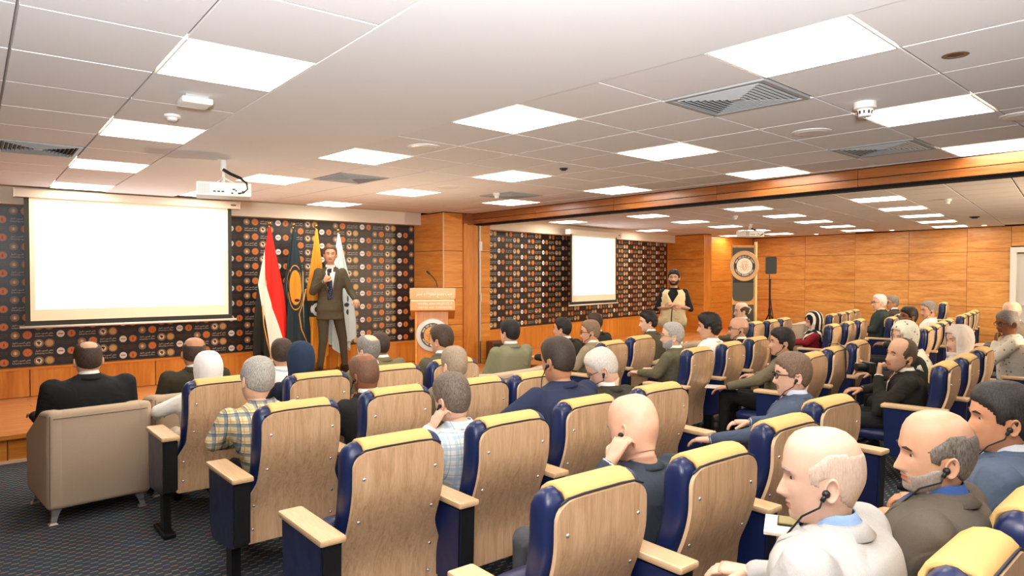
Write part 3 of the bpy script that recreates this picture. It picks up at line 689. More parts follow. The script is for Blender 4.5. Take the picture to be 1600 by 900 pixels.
seal(lect, (-.0, -.122, .56), .215, Vector((1, 0, 0)), Zv, Vector((0, -1, 0)), 'ARAB REPUBLIC OF EGYPT', 'NATIONAL RESEARCH CENTRE', [mk('emblem_silver', (206, 200, 184), .3, .3), mk('emblem_dark', (58, 50, 40), .5), LTOP, mk('emblem_brown', (120, 72, 30), .5), PALE])
t_ = thing('reading_slab', 'pale flat tablet stand lying on top of the lectern', 'stand', lect.matrix_basis @ Vector((-.09, .0, 1.12)), -hd)
obj('tray', wedge(.0, .05, .11, -.14, .16, .17), CREAM, t_)
t_ = thing('gooseneck_microphone', 'thin black gooseneck microphone rising from the lectern', 'microphone', lect.matrix_basis @ Vector((.06, .05, 1.09)), -hd)
bm = bmesh.new(); tube(bm, [(0, 0, 0), (0, 0, .1), (-.02, 0, .17), (-.07, .03, .23), (-.11, .05, .27)], .0065, 8); obj('gooseneck', bm, BLACK, t_, True)
bm = bmesh.new(); capsule(bm, (-.105, .05, .265), .014, (-.135, .065, .29), .014, 10); obj('capsule', bm, BLACK, t_, True)
t_ = tag(obj('cable', (lambda b: (tube(b, [(4.55, 8.95, .62), (4.5, 8.85, .45), (4.52, 8.7, .27), (4.7, 8.6, .265), (4.86, 8.65, .3), (4.75, 8.55, .27), (4.6, 8.5, .265), (4.9, 8.4, .28), (4.7, 8.45, .262)], .009, 6), b)[1])(bmesh.new()), BLACK, None, True), 'loose black cable lying on the stage left of the lectern', 'cable')
t_ = thing('floor_monitor', 'small dark box on the stage beside the pillar foot', 'box', (6.35, 8.2, .25), -.2); obj('cabinet', bx(-.14, .14, -.12, .12, 0, .34, bev=.02), mk('monitor_brown', (92, 52, 30), .6), t_); obj('front_grille', bx(-.12, .12, -.126, -.118, .03, .31), BLACK, t_)

# ---- emblem stand and loudspeaker in the far room
st = thing('emblem_stand', 'tall dark sign with a big round emblem, in the far corner', 'sign', (13.95, 8.87, 0), -radians(35))
SD = mk('sign_dark', (74, 72, 62), .5); SW = wood('sign_wood', lin((214, 150, 80)), lin((226, 166, 96)), lin((236, 180, 112)), 'z', .4, 1)
obj('backboard', bx(-.27, .3, .0, .04, .05, 2.25), SW, st)
bm = bmesh.new(); rrect(bm, -.26, .23, -.015, .0, .98, 1.5, .12); obj('lower_field', bm, SD, st)
obj('upper_field', bx(-.26, .23, -.015, 0, 1.4, 2.2), SD, st)
obj('text_field', bx(-.255, .235, -.015, 0, .1, .9), SD, st)
obj('pale_edge', bx(.262, .305, -.03, .045, .05, 2.33), mk('edge_cream', (252, 226, 160), .4), st)  # cream strip down one side of the board
obj('base', bx(-.36, .38, -.12, .2, 0, .05), SD, st)
seal(st, (-.0, -.02, 1.78), .345, Vector((1, 0, 0)), Zv, Vector((0, -1, 0)), 'ARAB REPUBLIC OF EGYPT', 'NATIONAL RESEARCH CENTRE', [TANR, mk('emblem_charcoal', (52, 50, 42), .5), PALE, mk('emblem_bronze', (214, 150, 96), .5), PALE])
text('numeral', '9', .26, PALE, st, LM(.13, -.016, .76)); text('numeral', '1', .2, PALE, st, LM(.13, -.016, .5))
sp = thing('loudspeaker', 'black loudspeaker on a pole stand before the timber wall', 'loudspeaker', (12.9, 7.6, 0), -radians(48))
bm = bmesh.new(); loft(bm, [[Vector((x * s, y, z)) for x, y in ((-.15, -.13), (.15, -.13), (.1, .13), (-.1, .13))] for z, s in ((1.60, .58), (1.63, .68), (1.915, .68), (1.945, .6))]); bmesh.ops.recalc_face_normals(bm, faces=bm.faces); obj('cabinet', bm, BLACK, sp)
bm = bx(-.088, .088, -.096, -.085, 1.65, 1.79); obj('woofer_grille', bm, mk('grille_grey', (58, 58, 54), .6), sp)
bm = bx(-.088, .088, -.094, -.085, 1.80, 1.825); obj('name_strip', bm, CHROME, sp)
bm = bmesh.new(); loft(bm, [[Vector((x * s, y, z)) for x, z in ((-.08, 1.835), (.08, 1.835), (.08, 1.9), (-.08, 1.9))] for y, s in ((-.094, 1), (-.089, .5))]); obj('horn', bm, BLACKM, sp)
bm = bmesh.new(); ball(bm, (0, -.097, 1.71), (.016, .004, .016)); obj('badge', bm, CHROME, sp)
bm = bmesh.new(); tube(bm, [(0, 0, .3), (0, 0, 1.5)], .02, 10); tube(bm, [(0, 0, .8), (0, 0, .9)], .03, 10); obj('pole', bm, BLACKM, sp)
for k in range(3):
    a = k * 2.094 + .5; bm = bmesh.new(); tube(bm, [(0, 0, .82), (.38 * cos(a), .38 * sin(a), .01)], .013, 6); obj('leg', bm, BLACKM, sp)
tag(obj('speaker_cable', (lambda b: (tube(b, [(13.05, 7.7, 1.6), (13.15, 7.75, 1.2), (13.2, 7.72, .8), (13.3, 7.7, .3), (13.35, 7.75, .01)], .008, 6), b)[1])(bmesh.new()), BLACK, None, True), 'thin cable dropping from the black loudspeaker', 'cable')

# ---- tub armchairs
def armchair(label, x, y, rz, s=1.0, grp=None):
    t_ = thing('armchair', label, 'armchair', (x, y, 0), rz, grp)
    def sec(x0, x1, prof, nm, bev=.035):
        bm = bmesh.new(); loft(bm, [[Vector((xx, yy, zz)) for yy, zz in prof] for xx in (x0, x1)]); bmesh.ops.recalc_face_normals(bm, faces=bm.faces)
        bmesh.ops.bevel(bm, geom=list(bm.edges), offset=bev, segments=3, affect='EDGES', profile=.5)
        return obj(nm, bm, SOFA, t_, True)
    w = .35 * s
    sec(-w, w, [(-.02, .1), (.13, .1), (.1, .72), (-.06, .74)], 'backrest')
    for sx in (-1, 1):
        a, b = sorted((sx * w * 1.01, sx * (w - .11)))
        sec(a, b, [(-.022, .1), (.66, .1), (.68, .5), (.45, .6), (.2, .71), (-.06, .742)], 'arm')
    sec(-w + .1, w - .1, [(.1, .12), (.64, .12), (.64, .4), (.1, .4)], 'seat_cushion')
    bm = bmesh.new()
    tube(bm, [(-w - .004, -.05, .71), (-w - .004, .2, .68)], .003, 5); tube(bm, [(-w + .03, -.062, .69), (w - .03, -.062, .69)], .003, 5); tube(bm, [(-w + .012, -.03, .12), (-w + .012, -.064, .71)], .003, 5)
    obj('seam', bm, mk('seam_dark', (130, 112, 100), .9), t_)
    for sx in (-1, 1):
        for yy, o in ((.06, -.02), (.6, .02)):
            bm = bmesh.new(); loft(bm, [[Vector((sx * (w - .06) + a * q + dx, yy + b * q + dy, z)) for a, b in ((-1, -1), (1, -1), (1, 1), (-1, 1))] for q, z, dx, dy in ((.03, .1, 0, 0), (.018, .05, sx * .01, o * .5), (.016, .012, sx * .02, o), (.026, 0, sx * .02, o))]); bmesh.ops.recalc_face_normals(bm, faces=bm.faces); obj('leg', bm, CHROME, t_)
    return t_
armchair('beige tub armchair at far left, its whole back showing', .73, 5.22, radians(5), .86)
armchair('beige tub armchair holding the man in the olive suit', 1.42, 5.42, radians(3))
armchair('wide beige armchair seen in the middle, holding the man in the grey jacket', 4.02, 4.78, radians(8), 1.3)
armchair('beige armchair in the far room in front of the man in the cream vest', 7.3, 5.35, radians(10))
armchair('beige armchair in front of the bald man in glasses in the far block', 6.6, 4.72, radians(10))
armchair('pale armchair under the far timber wall, left one', 11.0, 6.4, radians(14))
armchair('pale armchair under the far timber wall, right one', 11.9, 6.3, radians(14))
# low table with bottle and tissues in the far room
t_ = thing('side_table', 'low white table with a bottle, beyond the wavy haired man', 'table', (7.9, 5.95, 0))
obj('table_top', bx(-.3, .3, -.25, .25, .5, .53, bev=.006), WPLAST, t_)
for sx in (-1, 1):
    for sy in (-1, 1): obj('leg', bx(sx * .27 - .015, sx * .27 + .015, sy * .22 - .015, sy * .22 + .015, 0, .5), STEEL, t_)
def bottle(label, x, y, z, h=.2):
    t_ = thing('water_bottle', label, 'bottle', (x, y, z)); bm = bmesh.new()
    loft(bm, [[Vector((cos(a * pi / 6) * r, sin(a * pi / 6) * r, q * h)) for a in range(12)] for r, q in ((.028, 0), (.03, .1), (.03, .6), (.012, .85), (.012, .9))]); bmesh.ops.recalc_face_normals(bm, faces=bm.faces); obj('bottle_body', bm, mk('clear_plastic', (216, 222, 222), .15), t_, True)
    bm = bmesh.new(); tube(bm, [(0, 0, h * .9), (0, 0, h)], .015, 10); obj('cap', bm, mk('cap_blue', (225, 225, 230), .4), t_)
    bm = bmesh.new(); tube(bm, [(0, 0, h * .3), (0, 0, h * .5)], .031, 12); obj('label_band', bm, mk('label_pale', (180, 200, 225), .4), t_)
bottle('plastic water bottle on the low white table', 7.78, 5.92, .53, .24)
t_ = thing('tissue_box', 'small cream tissue box on the low white table', 'box', (8.05, 6.02, .53)); obj('carton', bx(-.07, .07, -.05, .05, 0, .07, bev=.004), CREAM, t_); obj('tissue', bx(-.025, .025, -.005, .005, .07, .11), WPLAST, t_)

# ================================================================= AUDITORIUM SEATS
def yb(z):      # rear face of the back: bows backward at the top
    k = max(0, min(1, (z - .36) / .50)); k = k * k * (3 - 2 * k); return .130 * (1 - k) - .004 * max(0, (z - .8) / .2)
def hw(z):
    if z > .93: q = min(1, (z - .93) / .07); return .196 - .075 * (1 - sqrt(max(0, 1 - q * q)))
    if z > .62: return .196
    if z > .44: k = (.62 - z) / .18; k = k * k * (3 - 2 * k); return .196 + .052 * k
    if z < .27: q = (.27 - z) / .03; return .248 - .02 * q * q
    return .248
def seat_parts():
    D_ = {}
    zs = [.24, .25, .27] + [.30 + .02467 * q for q in range(24)] + [.885, .915, .94, .96, .975, .987, .995, 1.0]
    bm = bmesh.new(); loft(bm, [[Vector((-hw(z), yb(z) - .009, z)), Vector((hw(z), yb(z) - .009, z)), Vector((hw(z), yb(z) + .006, z)), Vector((-hw(z), yb(z) + .006, z))] for z in zs])
    for f in bm.faces: f.material_index = 0 if f.normal.y < -.4 or abs(f.calc_center_median().x) < .1 else 1
    bmesh.ops.recalc_face_normals(bm, faces=bm.faces)
    for f in bm.faces: f.material_index = 0 if f.normal.y < -.5 else 1
    D_['back_panel'] = (bm, [BEIGELAM, EDGE], 'angle')
    rings = []
    cz = [.34, .36, .45, .52, .58, .64, .70, .78, .86, .93, .97, 1.0, 1.018, 1.03]
    for i, z in enumerate(cz):
        th = .085 if z < .5 else .085 + .035 * min(1, (z - .5) / .3); w = max(.214, hw(min(z, .93)) + .004); sc = 1.0
        if z > .95: q = (z - .95) / .082; sc = sqrt(max(.05, 1 - q * q)); 
        if i == 0: sc = .8
        hd_ = th / 2 * sc; ww = w - (.05 * (1 - sc))
        rings.append([Vector((x, yb(min(z, 1.0)) + .006 + th / 2 + y * 1.0, z)) for x, y in superel(ww, hd_, 4.5, 36)])
    bm = bmesh.new(); loft(bm, rings); bmesh.ops.recalc_face_normals(bm, faces=bm.faces); D_['backrest'] = (bm, NAVY, True)
    prof = [(-.008, .985), (-.004, 1.012), (.012, 1.03), (.035, 1.042), (.065, 1.044), (.095, 1.036), (.12, 1.015), (.133, .985), (.136, .93), (.135, .88)]
    outer = prof; inner = [(y + (.012 if y < .06 else -.012), z - .014) for y, z in prof]
    ring = outer + inner[::-1]
    bm = bmesh.new(); loft(bm, [[Vector((x, y * s_ + (1 - s_) * .06, .95 + (z - .95) * s_)) for y, z in ring] for x, s_ in ((-.15, .93), (-.145, .985), (-.13, 1), (.13, 1), (.145, .985), (.15, .93))]); bmesh.ops.recalc_face_normals(bm, faces=bm.faces); D_['headrest_pad'] = (bm, YELLOW, True)
    bm = bmesh.new(); tube(bm, [(-.185, -.004, .985), (-.145, -.005, 1.004), (-.08, -.007, 1.009), (.08, -.007, 1.009), (.145, -.005, 1.004), (.185, -.004, .985)], .0045, 6); D_['piping'] = (bm, PIPING, True)
    bm = bmesh.new()
    for x, z in ((-.155, .88), (.155, .88), (-.16, .68), (.16, .68), (-.2, .46), (.2, .46), (-.2, .32), (.2, .32)): ball(bm, (x, yb(z) - .0095, z), (.008, .004, .008), 8)
    D_['screw_heads'] = (bm, CHROME, True)
    bm = bmesh.new(); rings = []
    for y, s_ in ((.15, .7), (.155, .95), (.19, 1), (.5, 1), (.585, .97), (.605, .7)): rings.append([Vector((x * s_ ** .3, y, .40 + z * s_ - (y - .15) * .0)) for x, z in superel(.22, .055, 4, 24)])
    loft(bm, rings); bmesh.ops.recalc_face_normals(bm, faces=bm.faces); D_['seat_down'] = (bm, NAVY, True)
    bm = bmesh.new(); rings = []
    for z, s_ in ((.33, .7), (.335, .95), (.37, 1), (.55, 1), (.6, .97), (.612, .7)): rings.append([Vector((x * s_ ** .3, .27 + (z - .33) * .1 + y * s_, z)) for x, y in superel(.2, .05, 4, 24)])
    loft(bm, rings); bmesh.ops.recalc_face_normals(bm, faces=bm.faces); D_['seat_up'] = (bm, NAVY, True)
    D_['arm_cap'] = (bx(-.052, .052, -.215, .215, .6, .626, bev=.009), BEECH, False)
    bm = bmesh.new(); loft(bm, [[Vector((x, y, z)) for y, z in ((-.2, .6), (.2, .6), (.19, .3), (.15, .24), (-.12, .26), (-.19, .29))] for x in (-.042, .042)]); bmesh.ops.recalc_face_normals(bm, faces=bm.faces)
    bmesh.ops.bevel(bm, geom=list(bm.edges), offset=.008, segments=2, affect='EDGES')
    for f in bm.faces: f.material_index = 0 if abs(f.normal.x) > .6 else 1
    D_['arm_panel'] = (bm, [NAVY, BLACK], False)
    bm = bmesh.new(); box(bm, -.022, .022, -.1, -.02, .03, .27); D_['arm_post'] = (bm, BLACKM, False)
    bm = bmesh.new(); box(bm, -.035, .035, -.17, .1, 0, .03, bev=.008); D_['foot_plate'] = (bm, BLACKM, False)
    bm = bmesh.new(); box(bm, -.27, .27, .2, .26, .3, .345); D_['seat_beam'] = (bm, BLACKM, False)
    return D_
SP = seat_parts(); SRC = {}
for _k in ('back_panel', 'backrest', 'headrest_pad', 'piping', 'screw_heads', 'seat_down', 'seat_up'):
    bmesh.ops.transform(SP[_k][0], matrix=Matrix.Diagonal((1.06, 1.03, .9, 1)), verts=SP[_k][0].verts)
ROWDX = -.33
def mkpart(nm, key, parent, loc=(0, 0, 0)):
    if key not in SRC:
        bm, m, sm = SP[key]; o = obj(nm, bm, m, parent, sm); SRC[key] = o; o.location = loc
    else:
        o = SRC[key].copy(); o.name = nm; C.objects.link(o); o.parent = parent; o.location = loc
    return o
def arm(t_, dx, ay=.12):
    a = mkpart('armrest', 'arm_panel', t_, (dx, ay, 0))
    mkpart('arm_cap', 'arm_cap', a, (0, 0, 0)); mkpart('leg', 'arm_post', t_, (dx, ay, 0)); mkpart('foot', 'foot_plate', t_, (dx, ay, 0))
def seat(x, y, rz, label, occ, last=False, grp=None, dx=ROWDX, ay=.12):
    t_ = thing('auditorium_seat', label, 'auditorium seat', (x, y, 0), rz, grp)
    mkpart('back_panel', 'back_panel', t_); b = mkpart('backrest', 'backrest', t_); mkpart('headrest_pad', 'headrest_pad', b); mkpart('piping', 'piping', b)
    mkpart('screw_heads', 'screw_heads', t_)['kind'] = 'stuff'; mkpart('seat_cushion', 'seat_down' if occ else 'seat_up', t_); mkpart('seat_beam', 'seat_beam', t_)
    arm(t_, dx, ay)
    if last: arm(t_, -dx, ay)
    return t_
ORD = ['first', 'second', 'third', 'fourth', 'fifth', 'sixth', 'seventh']
GRP = 'auditorium seats'
near = [('front row of the left block', 4.02, [(1.17, 4.10, 1), (1.69, 3.95, 1), (2.22, 3.96, 1), (2.71, 3.99, 1)]),
        ('second row of the left block', 3.14, [(1.23, 3.10, 1), (1.79, 3.17, 1), (2.31, 3.15, 1), (2.74, 3.13, 0)]),
        ('third row of the left block', 2.26, [(1.245, 2.22, 0), (1.81, 2.24, 1), (2.36, 2.31, 1), (2.94, 2.35, 1)]),
        ('fourth row of the left block', 1.4, [(1.445, 1.39, 0), (1.995, 1.35, 1), (2.67, 1.46, 0), (3.28, 1.57, 1)]),
        ('row nearest the camera', .5, [(1.73, .48, 1), (2.24, .50, 1), (2.82, .60, 1)]),
        ('nearer row of the middle block', 1.75, [(5.19, 1.72, 1), (5.79, 1.79, 1), (6.46, 1.89, 1)]),
        ('second row of the middle block', 2.65, [(5.04, 2.58, 1), (5.60, 2.68, 0), (6.26, 2.79, 0)]),
        ('third row of the middle block', 3.4, [(4.67, 3.35, 1), (5.29, 3.45, 1), (5.90, 3.57, 1)]),
        ('front row of the middle block', 4.25, [(4.55, 4.18, 1), (5.14, 4.35, 0)]),
        ('nearest row of the far block', 3.1, [(8.45, 3.03, 1), (8.96, 3.12, 0), (9.62, 3.27, 0), (10.22, 3.4, 1)]),
        ('second row of the far block', 4.0, [(8.13, 3.93, 1), (8.71, 4.02, 0), (9.32, 4.15, 0)]),
        ('front row of the far block', 4.85, [(7.80, 4.75, 1), (8.28, 4.82, 0), (8.78, 4.92, 0)]),
        ('front row under the timber wall', 5.4, [(10.82, 5.25, 0), (11.3, 5.34, 0), (11.86, 5.48, 0), (12.4, 5.62, 0)]),
        ('second row under the timber wall', 4.5, [(10.70, 4.30, 1), (11.62, 4.55, 1)]),
        ('row of four tilted seats against the timber wall', 4.0, [(12.07, 3.84, 0), (12.6, 3.94, 0), (13.2, 4.06, 0), (13.8, 4.2, 0)]),
        ('row at the right edge of the photo', 2.0, [(7.75, 1.75, 1), (8.4, 1.85, 1)])]
for ri, (rn, yy, L_) in enumerate(near):
    rz = 0.0 if ri < 5 else radians(9 if ri < 9 else 13)
    if ri == 4: rz = radians(4)
    for k, (x, y, occ) in enumerate(L_):
        kk = 1.11 if ri < 12 else 1.05
        seat(x * kk + .02, y * kk, rz + radians(random.uniform(-.6, .6)), '%s seat from left, %s, %s' % (ORD[k], rn, 'occupied' if occ else 'empty'), occ, k == len(L_) - 1, GRP, ROWDX if ri < 5 else -.285, .12 if ri < 5 else .20)
seat(14.75, 5.0, radians(13), 'lone raised seat standing taller at the end by the timber wall', 0, True, GRP).location.z = .12
# ================================================================= PEOPLE
def hm(p, head, yaw, pitch, roll, s): 
    return Matrix.Translation(head) @ Matrix.Rotation(yaw, 4, 'Z') @ Matrix.Rotation(-pitch, 4, 'X') @ Matrix.Rotation(roll, 4, 'Y') @ Matrix.Diagonal((s, s, s, 1))
HR = [  # z, half width, front, back
 (.1235, .012, .014, -.020), (.120, .032, .038, -.046), (.110, .050, .059, -.068), (.094, .0635, .075, -.085), (.074, .0715, .0855, -.097), (.052, .0755, .091, -.1035), (.032, .077, .093, -.106), (.016, .0768, .0935, -.106), (.004, .0762, .0915, -.105),
 (-.006, .0756, .0895, -.1035), (-.016, .0748, .0895, -.101), (-.026, .074, .0895, -.097), (-.036, .073, .089, -.092), (-.046, .0715, .0885, -.0865), (-.055, .070, .088, -.081), (-.063, .068, .088, -.0765), (-.070, .0658, .0875, -.073), (-.077, .0632, .087, -.070), (-.084, .060, .0865, -.068), (-.092, .0562, .0855, -.066), (-.100, .0515, .0835, -.0645), (-.107, .0465, .079, -.0635), (-.113, .044, .070, -.063), (-.117, .045, .055, -.063)]
NA = 44
def alph(k): t_ = 2 * pi * k / NA; return t_ - .38 * sin(t_)
def g(x, s): return exp(-(x / s) ** 2)
def head_pt(z, a, yf, ybk, al, fem=False):
    c, s = cos(al), sin(al)
    x = a * s * 1.08; y = (yf if c > 0 else -ybk) * c
    if c > 0:
        aa = atan2(sin(al), cos(al))
        # flatter face
        y += .006 * (1 - abs(s)) * (abs(s) ** 1) 
        nz = max(0, min(1, (.006 - z) / .05)) if z > -.05 else max(0, 1 - (-.05 - z) / .012)
        y += .026 * nz * g(aa, .17) + .009 * g(z + .046, .011) * g(abs(aa) - .2, .12)
        y += .0045 * g(z - .018, .012) * g(abs(aa) - .32, .35)
        y -= .0105 * g(z - .000, .012) * g(abs(aa) - .40, .2)
        y += .004 * g(z + .035, .02) * g(abs(aa) - .65, .25)
        y += .0065 * g(z + .070, .0055) * g(aa, .3) + .006 * g(z + .081, .0055) * g(aa, .26) - .004 * g(z + .0755, .003) * g(aa, .3) - .003 * g(z + .09, .006) * g(aa, .3)
        y += .004 * g(z + .103, .012) * g(aa, .3)
        if c < .25: pass
        x *= 1 - .05 * g(z + .05, .03) * g(abs(aa) - 1.2, .4)
    if z < -.095 and c < 0: pass
    return Vector((x, y, z + (-.006 * c if z < -.1 else 0)))
def interp_rings(n=1):
    out = []
    for a, b in zip(HR[:-1], HR[1:]):
        for k in range(n): q = k / n; out.append(tuple(a[i] + (b[i] - a[i]) * q for i in range(4)))
    out.append(HR[-1]); return out
def ear(bm, M, sx):
    rings = []
    for r, h in ((.25, .004), (.55, .001), (.78, .008), (.95, .014), (1.05, .010), (1.0, .0), (.7, -.008)):
        ring = []
        for k in range(16):
            th = 2 * pi * k / 16; e = .030 * r * (1 + .12 * sin(th)); n_ = .0165 * r * (1 - .18 * sin(th + .4) * (1 if sin(th) < 0 else 0))
            # local: y back/forward, z up, x out
            z = e * sin(th); y = -n_ * cos(th) * (1 if z > 0 else 1 - .35 * min(1, -z / .03))
            out = h + .008 * (-y / .016) * .5 + .006
            ring.append(M @ Vector((sx * (.073 + out), -.012 + y - z * .15, -.024 + z)))
        rings.append(ring if sx > 0 else ring[::-1])
    loft(bm, rings, 0)
def zb_hair(y, style):
    P = {'short': [(-.11, -.075), (-.085, -.08), (-.05, -.06), (-.03, -.045), (-.012, .005), (.008, .008), (.012, -.015), (.032, -.01), (.04, .03), (.062, .052), (.08, .068), (.1, .078)],
         'low': [(-.11, -.085), (-.085, -.09), (-.05, -.07), (-.03, -.05), (-.012, .005), (.008, .01), (.012, -.02), (.038, -.01), (.045, .02), (.066, .04), (.085, .054), (.1, .06)]}[style]
    for (a, u), (b, v) in zip(P[:-1], P[1:]):
        if y <= b: return u + (v - u) * max(0, (y - a) / (b - a))
    return P[-1][1]
HAIRM = {}
def hair_mat(c1, c2, sc=230.0, rough=.55):
    k = (c1, c2, sc)
    if k not in HAIRM:
        m = mk('hair_%d' % len(HAIRM), c1, rough, spec=.3); t_ = NT(m); v_ = t_.coord((1, 1, .25))
        n_ = t_.n('ShaderNodeTexNoise', Scale=sc, Detail=3.0, Roughness=.7); t_.l(v_, n_.inputs['Vector'])
        t_.l(t_.ramp(n_.outputs[0], [(.3, lin(c1)), (.7, lin(c2))]), t_.b.inputs['Base Color']); t_.bump(n_.outputs[0], .002, .6); HAIRM[k] = m
    return HAIRM[k]
SKINM = {}
def skin_mat(c):
    if c not in SKINM:
        m = mk('skin_%d' % len(SKINM), c, .42, spec=.45); t_ = NT(m); v_ = t_.coord()
        n_ = t_.n('ShaderNodeTexNoise', Scale=22.0, Detail=4.0); t_.l(v_, n_.inputs['Vector']); b = lin(c)
        t_.l(t_.mixc(n_.outputs[0], (b[0] * .88, b[1] * .78, b[2] * .74), (min(1, b[0] * 1.08), min(1, b[1] * 1.1), min(1, b[2] * 1.1))), t_.b.inputs['Base Color'])
        n2 = t_.n('ShaderNodeTexNoise', Scale=240.0, Detail=2.0); t_.l(v_, n2.inputs['Vector']); t_.bump(n2.outputs[0], .0006, .35)
        t_.b.inputs['Subsurface Weight'].default_value = .08; t_.b.inputs['Subsurface Radius'].default_value = (.02, .008, .004); t_.b.inputs['Subsurface Scale'].default_value = .3
        SKINM[c] = m
    return SKINM[c]
EYEW = mk('eye_white', (236, 230, 224), .2); IRIS = mk('iris_dark', (38, 24, 16), .15); LIP = mk('lips', (176, 104, 88), .45); BROWM = mk('eyebrow', (44, 34, 28), .8)
def hand(bm, wrist, d, n, side, curl=.6, s=1.0, mi=0, spread=.12):
    """palm + five separate fingers. d = direction of the fingers, n = palm normal (fingers curl to n), side +1/-1 puts the thumb on that side of (d x n)"""
    d = Vector(d).normalized(); n = Vector(n); n = (n - d * n.dot(d)).normalized(); x = d.cross(n) * side   # x: toward the thumb
    w = Vector(wrist)
    rings = []
    for q, hw_, th in ((-.015, .025, .019), (.01, .028, .018), (.04, .036, .016), (.07, .041, .014), (.088, .038, .011)):
        rings.append([w + d * q * s + x * (a * s) + n * (b * s) for a, b in superel(hw_, th, 2.6, 12)])
    loft(bm, rings, mi)
    for i, (off, ln, r) in enumerate(((.029, .072, .0088), (.010, .080, .0092), (-.010, .075, .0088), (-.029, .058, .0078))):
        p = w + d * .078 * s + x * off * s; dd = (d + x * off * spread * 18).normalized(); pts = [p - dd * .012 * s]; rad = [r * s * 1.05]; ang = .0
        for j, fr in enumerate((.45, .3, .25)):
            ang += curl * (.75 if j == 0 else .95); v_ = dd * cos(ang) + n * sin(ang); pts.append(pts[-1] + v_ * ln * fr * s + (dd * .012 * s if j == 0 else Vector())); rad.append(r * s * (1 - .12 * (j + 1)))
        pts.append(pts[-1] + (pts[-1] - pts[-2]).normalized() * .004 * s); rad.append(rad[-1] * .5)
        tube(bm, pts, rad, 8, mi)
    p = w + d * .018 * s + x * .026 * s; v1 = (x * .8 + d * .75 + n * .25).normalized(); v2 = (x * .35 + d * 1 + n * (.3 + curl * .5)).normalized()
    tube(bm, [p - v1 * .01, p + v1 * .034 * s, p + v1 * .034 * s + v2 * .028 * s, p + v1 * .034 * s + v2 * .05 * s, p + v1 * .034 * s + v2 * .054 * s], [.014 * s, .0125 * s, .0105 * s, .009 * s, .005 * s], 8, mi)
CLOTH = {}
def cloth(c, pat=None):
    k = (c, pat)
    if k in CLOTH: return CLOTH[k]
    m = fabric('cloth_%d' % len(CLOTH), c, 380, .16); CLOTH[k] = m
    if pat:
        t_ = NT(m); old = t_.b.inputs['Base Color'].links[0].from_socket
        v_ = t_.coord(); sp_ = t_.n('ShaderNodeSeparateXYZ'); t_.l(v_, sp_.inputs[0])
        def M_(op, a, b=None):
            n_ = t_.n('ShaderNodeMath', operation=op)
            for i, q in enumerate((a, b)):
                if q is None: continue
                if hasattr(q, 'links'): t_.l(q, n_.inputs[i])
                else: n_.inputs[i].default_value = q
            return n_.outputs[0]
        def stripe(ax, per, wd, off=0.0): return M_('LESS_THAN', M_('FRACT', M_('ADD', M_('DIVIDE', sp_.outputs[ax], per), off + 50)), wd)
        c_ = old
        if pat == 'plaid': st_ = [(0, .052, .34, 0, (70, 104, 140)), (2, .052, .34, 0, (74, 108, 140)), (0, .052, .1, .5, (206, 160, 60)), (2, .052, .1, .5, (206, 160, 60)), (0, .052, .06, .75, (60, 56, 60)), (2, .052, .06, .75, (60, 56, 60))]
        elif pat == 'light': st_ = [(0, .05, .3, 0, (176, 206, 222)), (2, .05, .3, 0, (176, 206, 222)), (0, .05, .06, .5, (120, 170, 190)), (2, .05, .06, .5, (120, 170, 190))]
        else: st_ = []
        for ax, per, wd, off, cc in st_:
            c_ = t_.mixc(M_('MULTIPLY', stripe(ax, per, wd, off), .62), c_, lin(cc))
        if pat == 'floral':
            vo = t_.n('ShaderNodeTexVoronoi', Scale=22.0); t_.l(v_, vo.inputs['Vector']); c_ = t_.mixc(M_('LESS_THAN', vo.outputs[0], .2), c_, lin((150, 146, 120)))
        if pat == 'bands':
            c_ = t_.mixc(stripe(0, .06, .35, .2), c_, lin((226, 222, 214)))
        if pat == 'dots':
            vo = t_.n('ShaderNodeTexVoronoi', Scale=70.0); t_.l(v_, vo.inputs['Vector']); c_ = t_.mixc(M_('LESS_THAN', vo.outputs[0], .22), c_, lin((150, 160, 190)))
        t_.l(c_, t_.b.inputs['Base Color'])
    return m
def rem(o, vox, smooth=6):
    m = o.modifiers.new('merge', 'REMESH'); m.mode = 'VOXEL'; m.voxel_size = vox; m.use_smooth_shade = True
    s_ = o.modifiers.new('soften', 'SMOOTH'); s_.iterations = smooth; s_.factor = .5
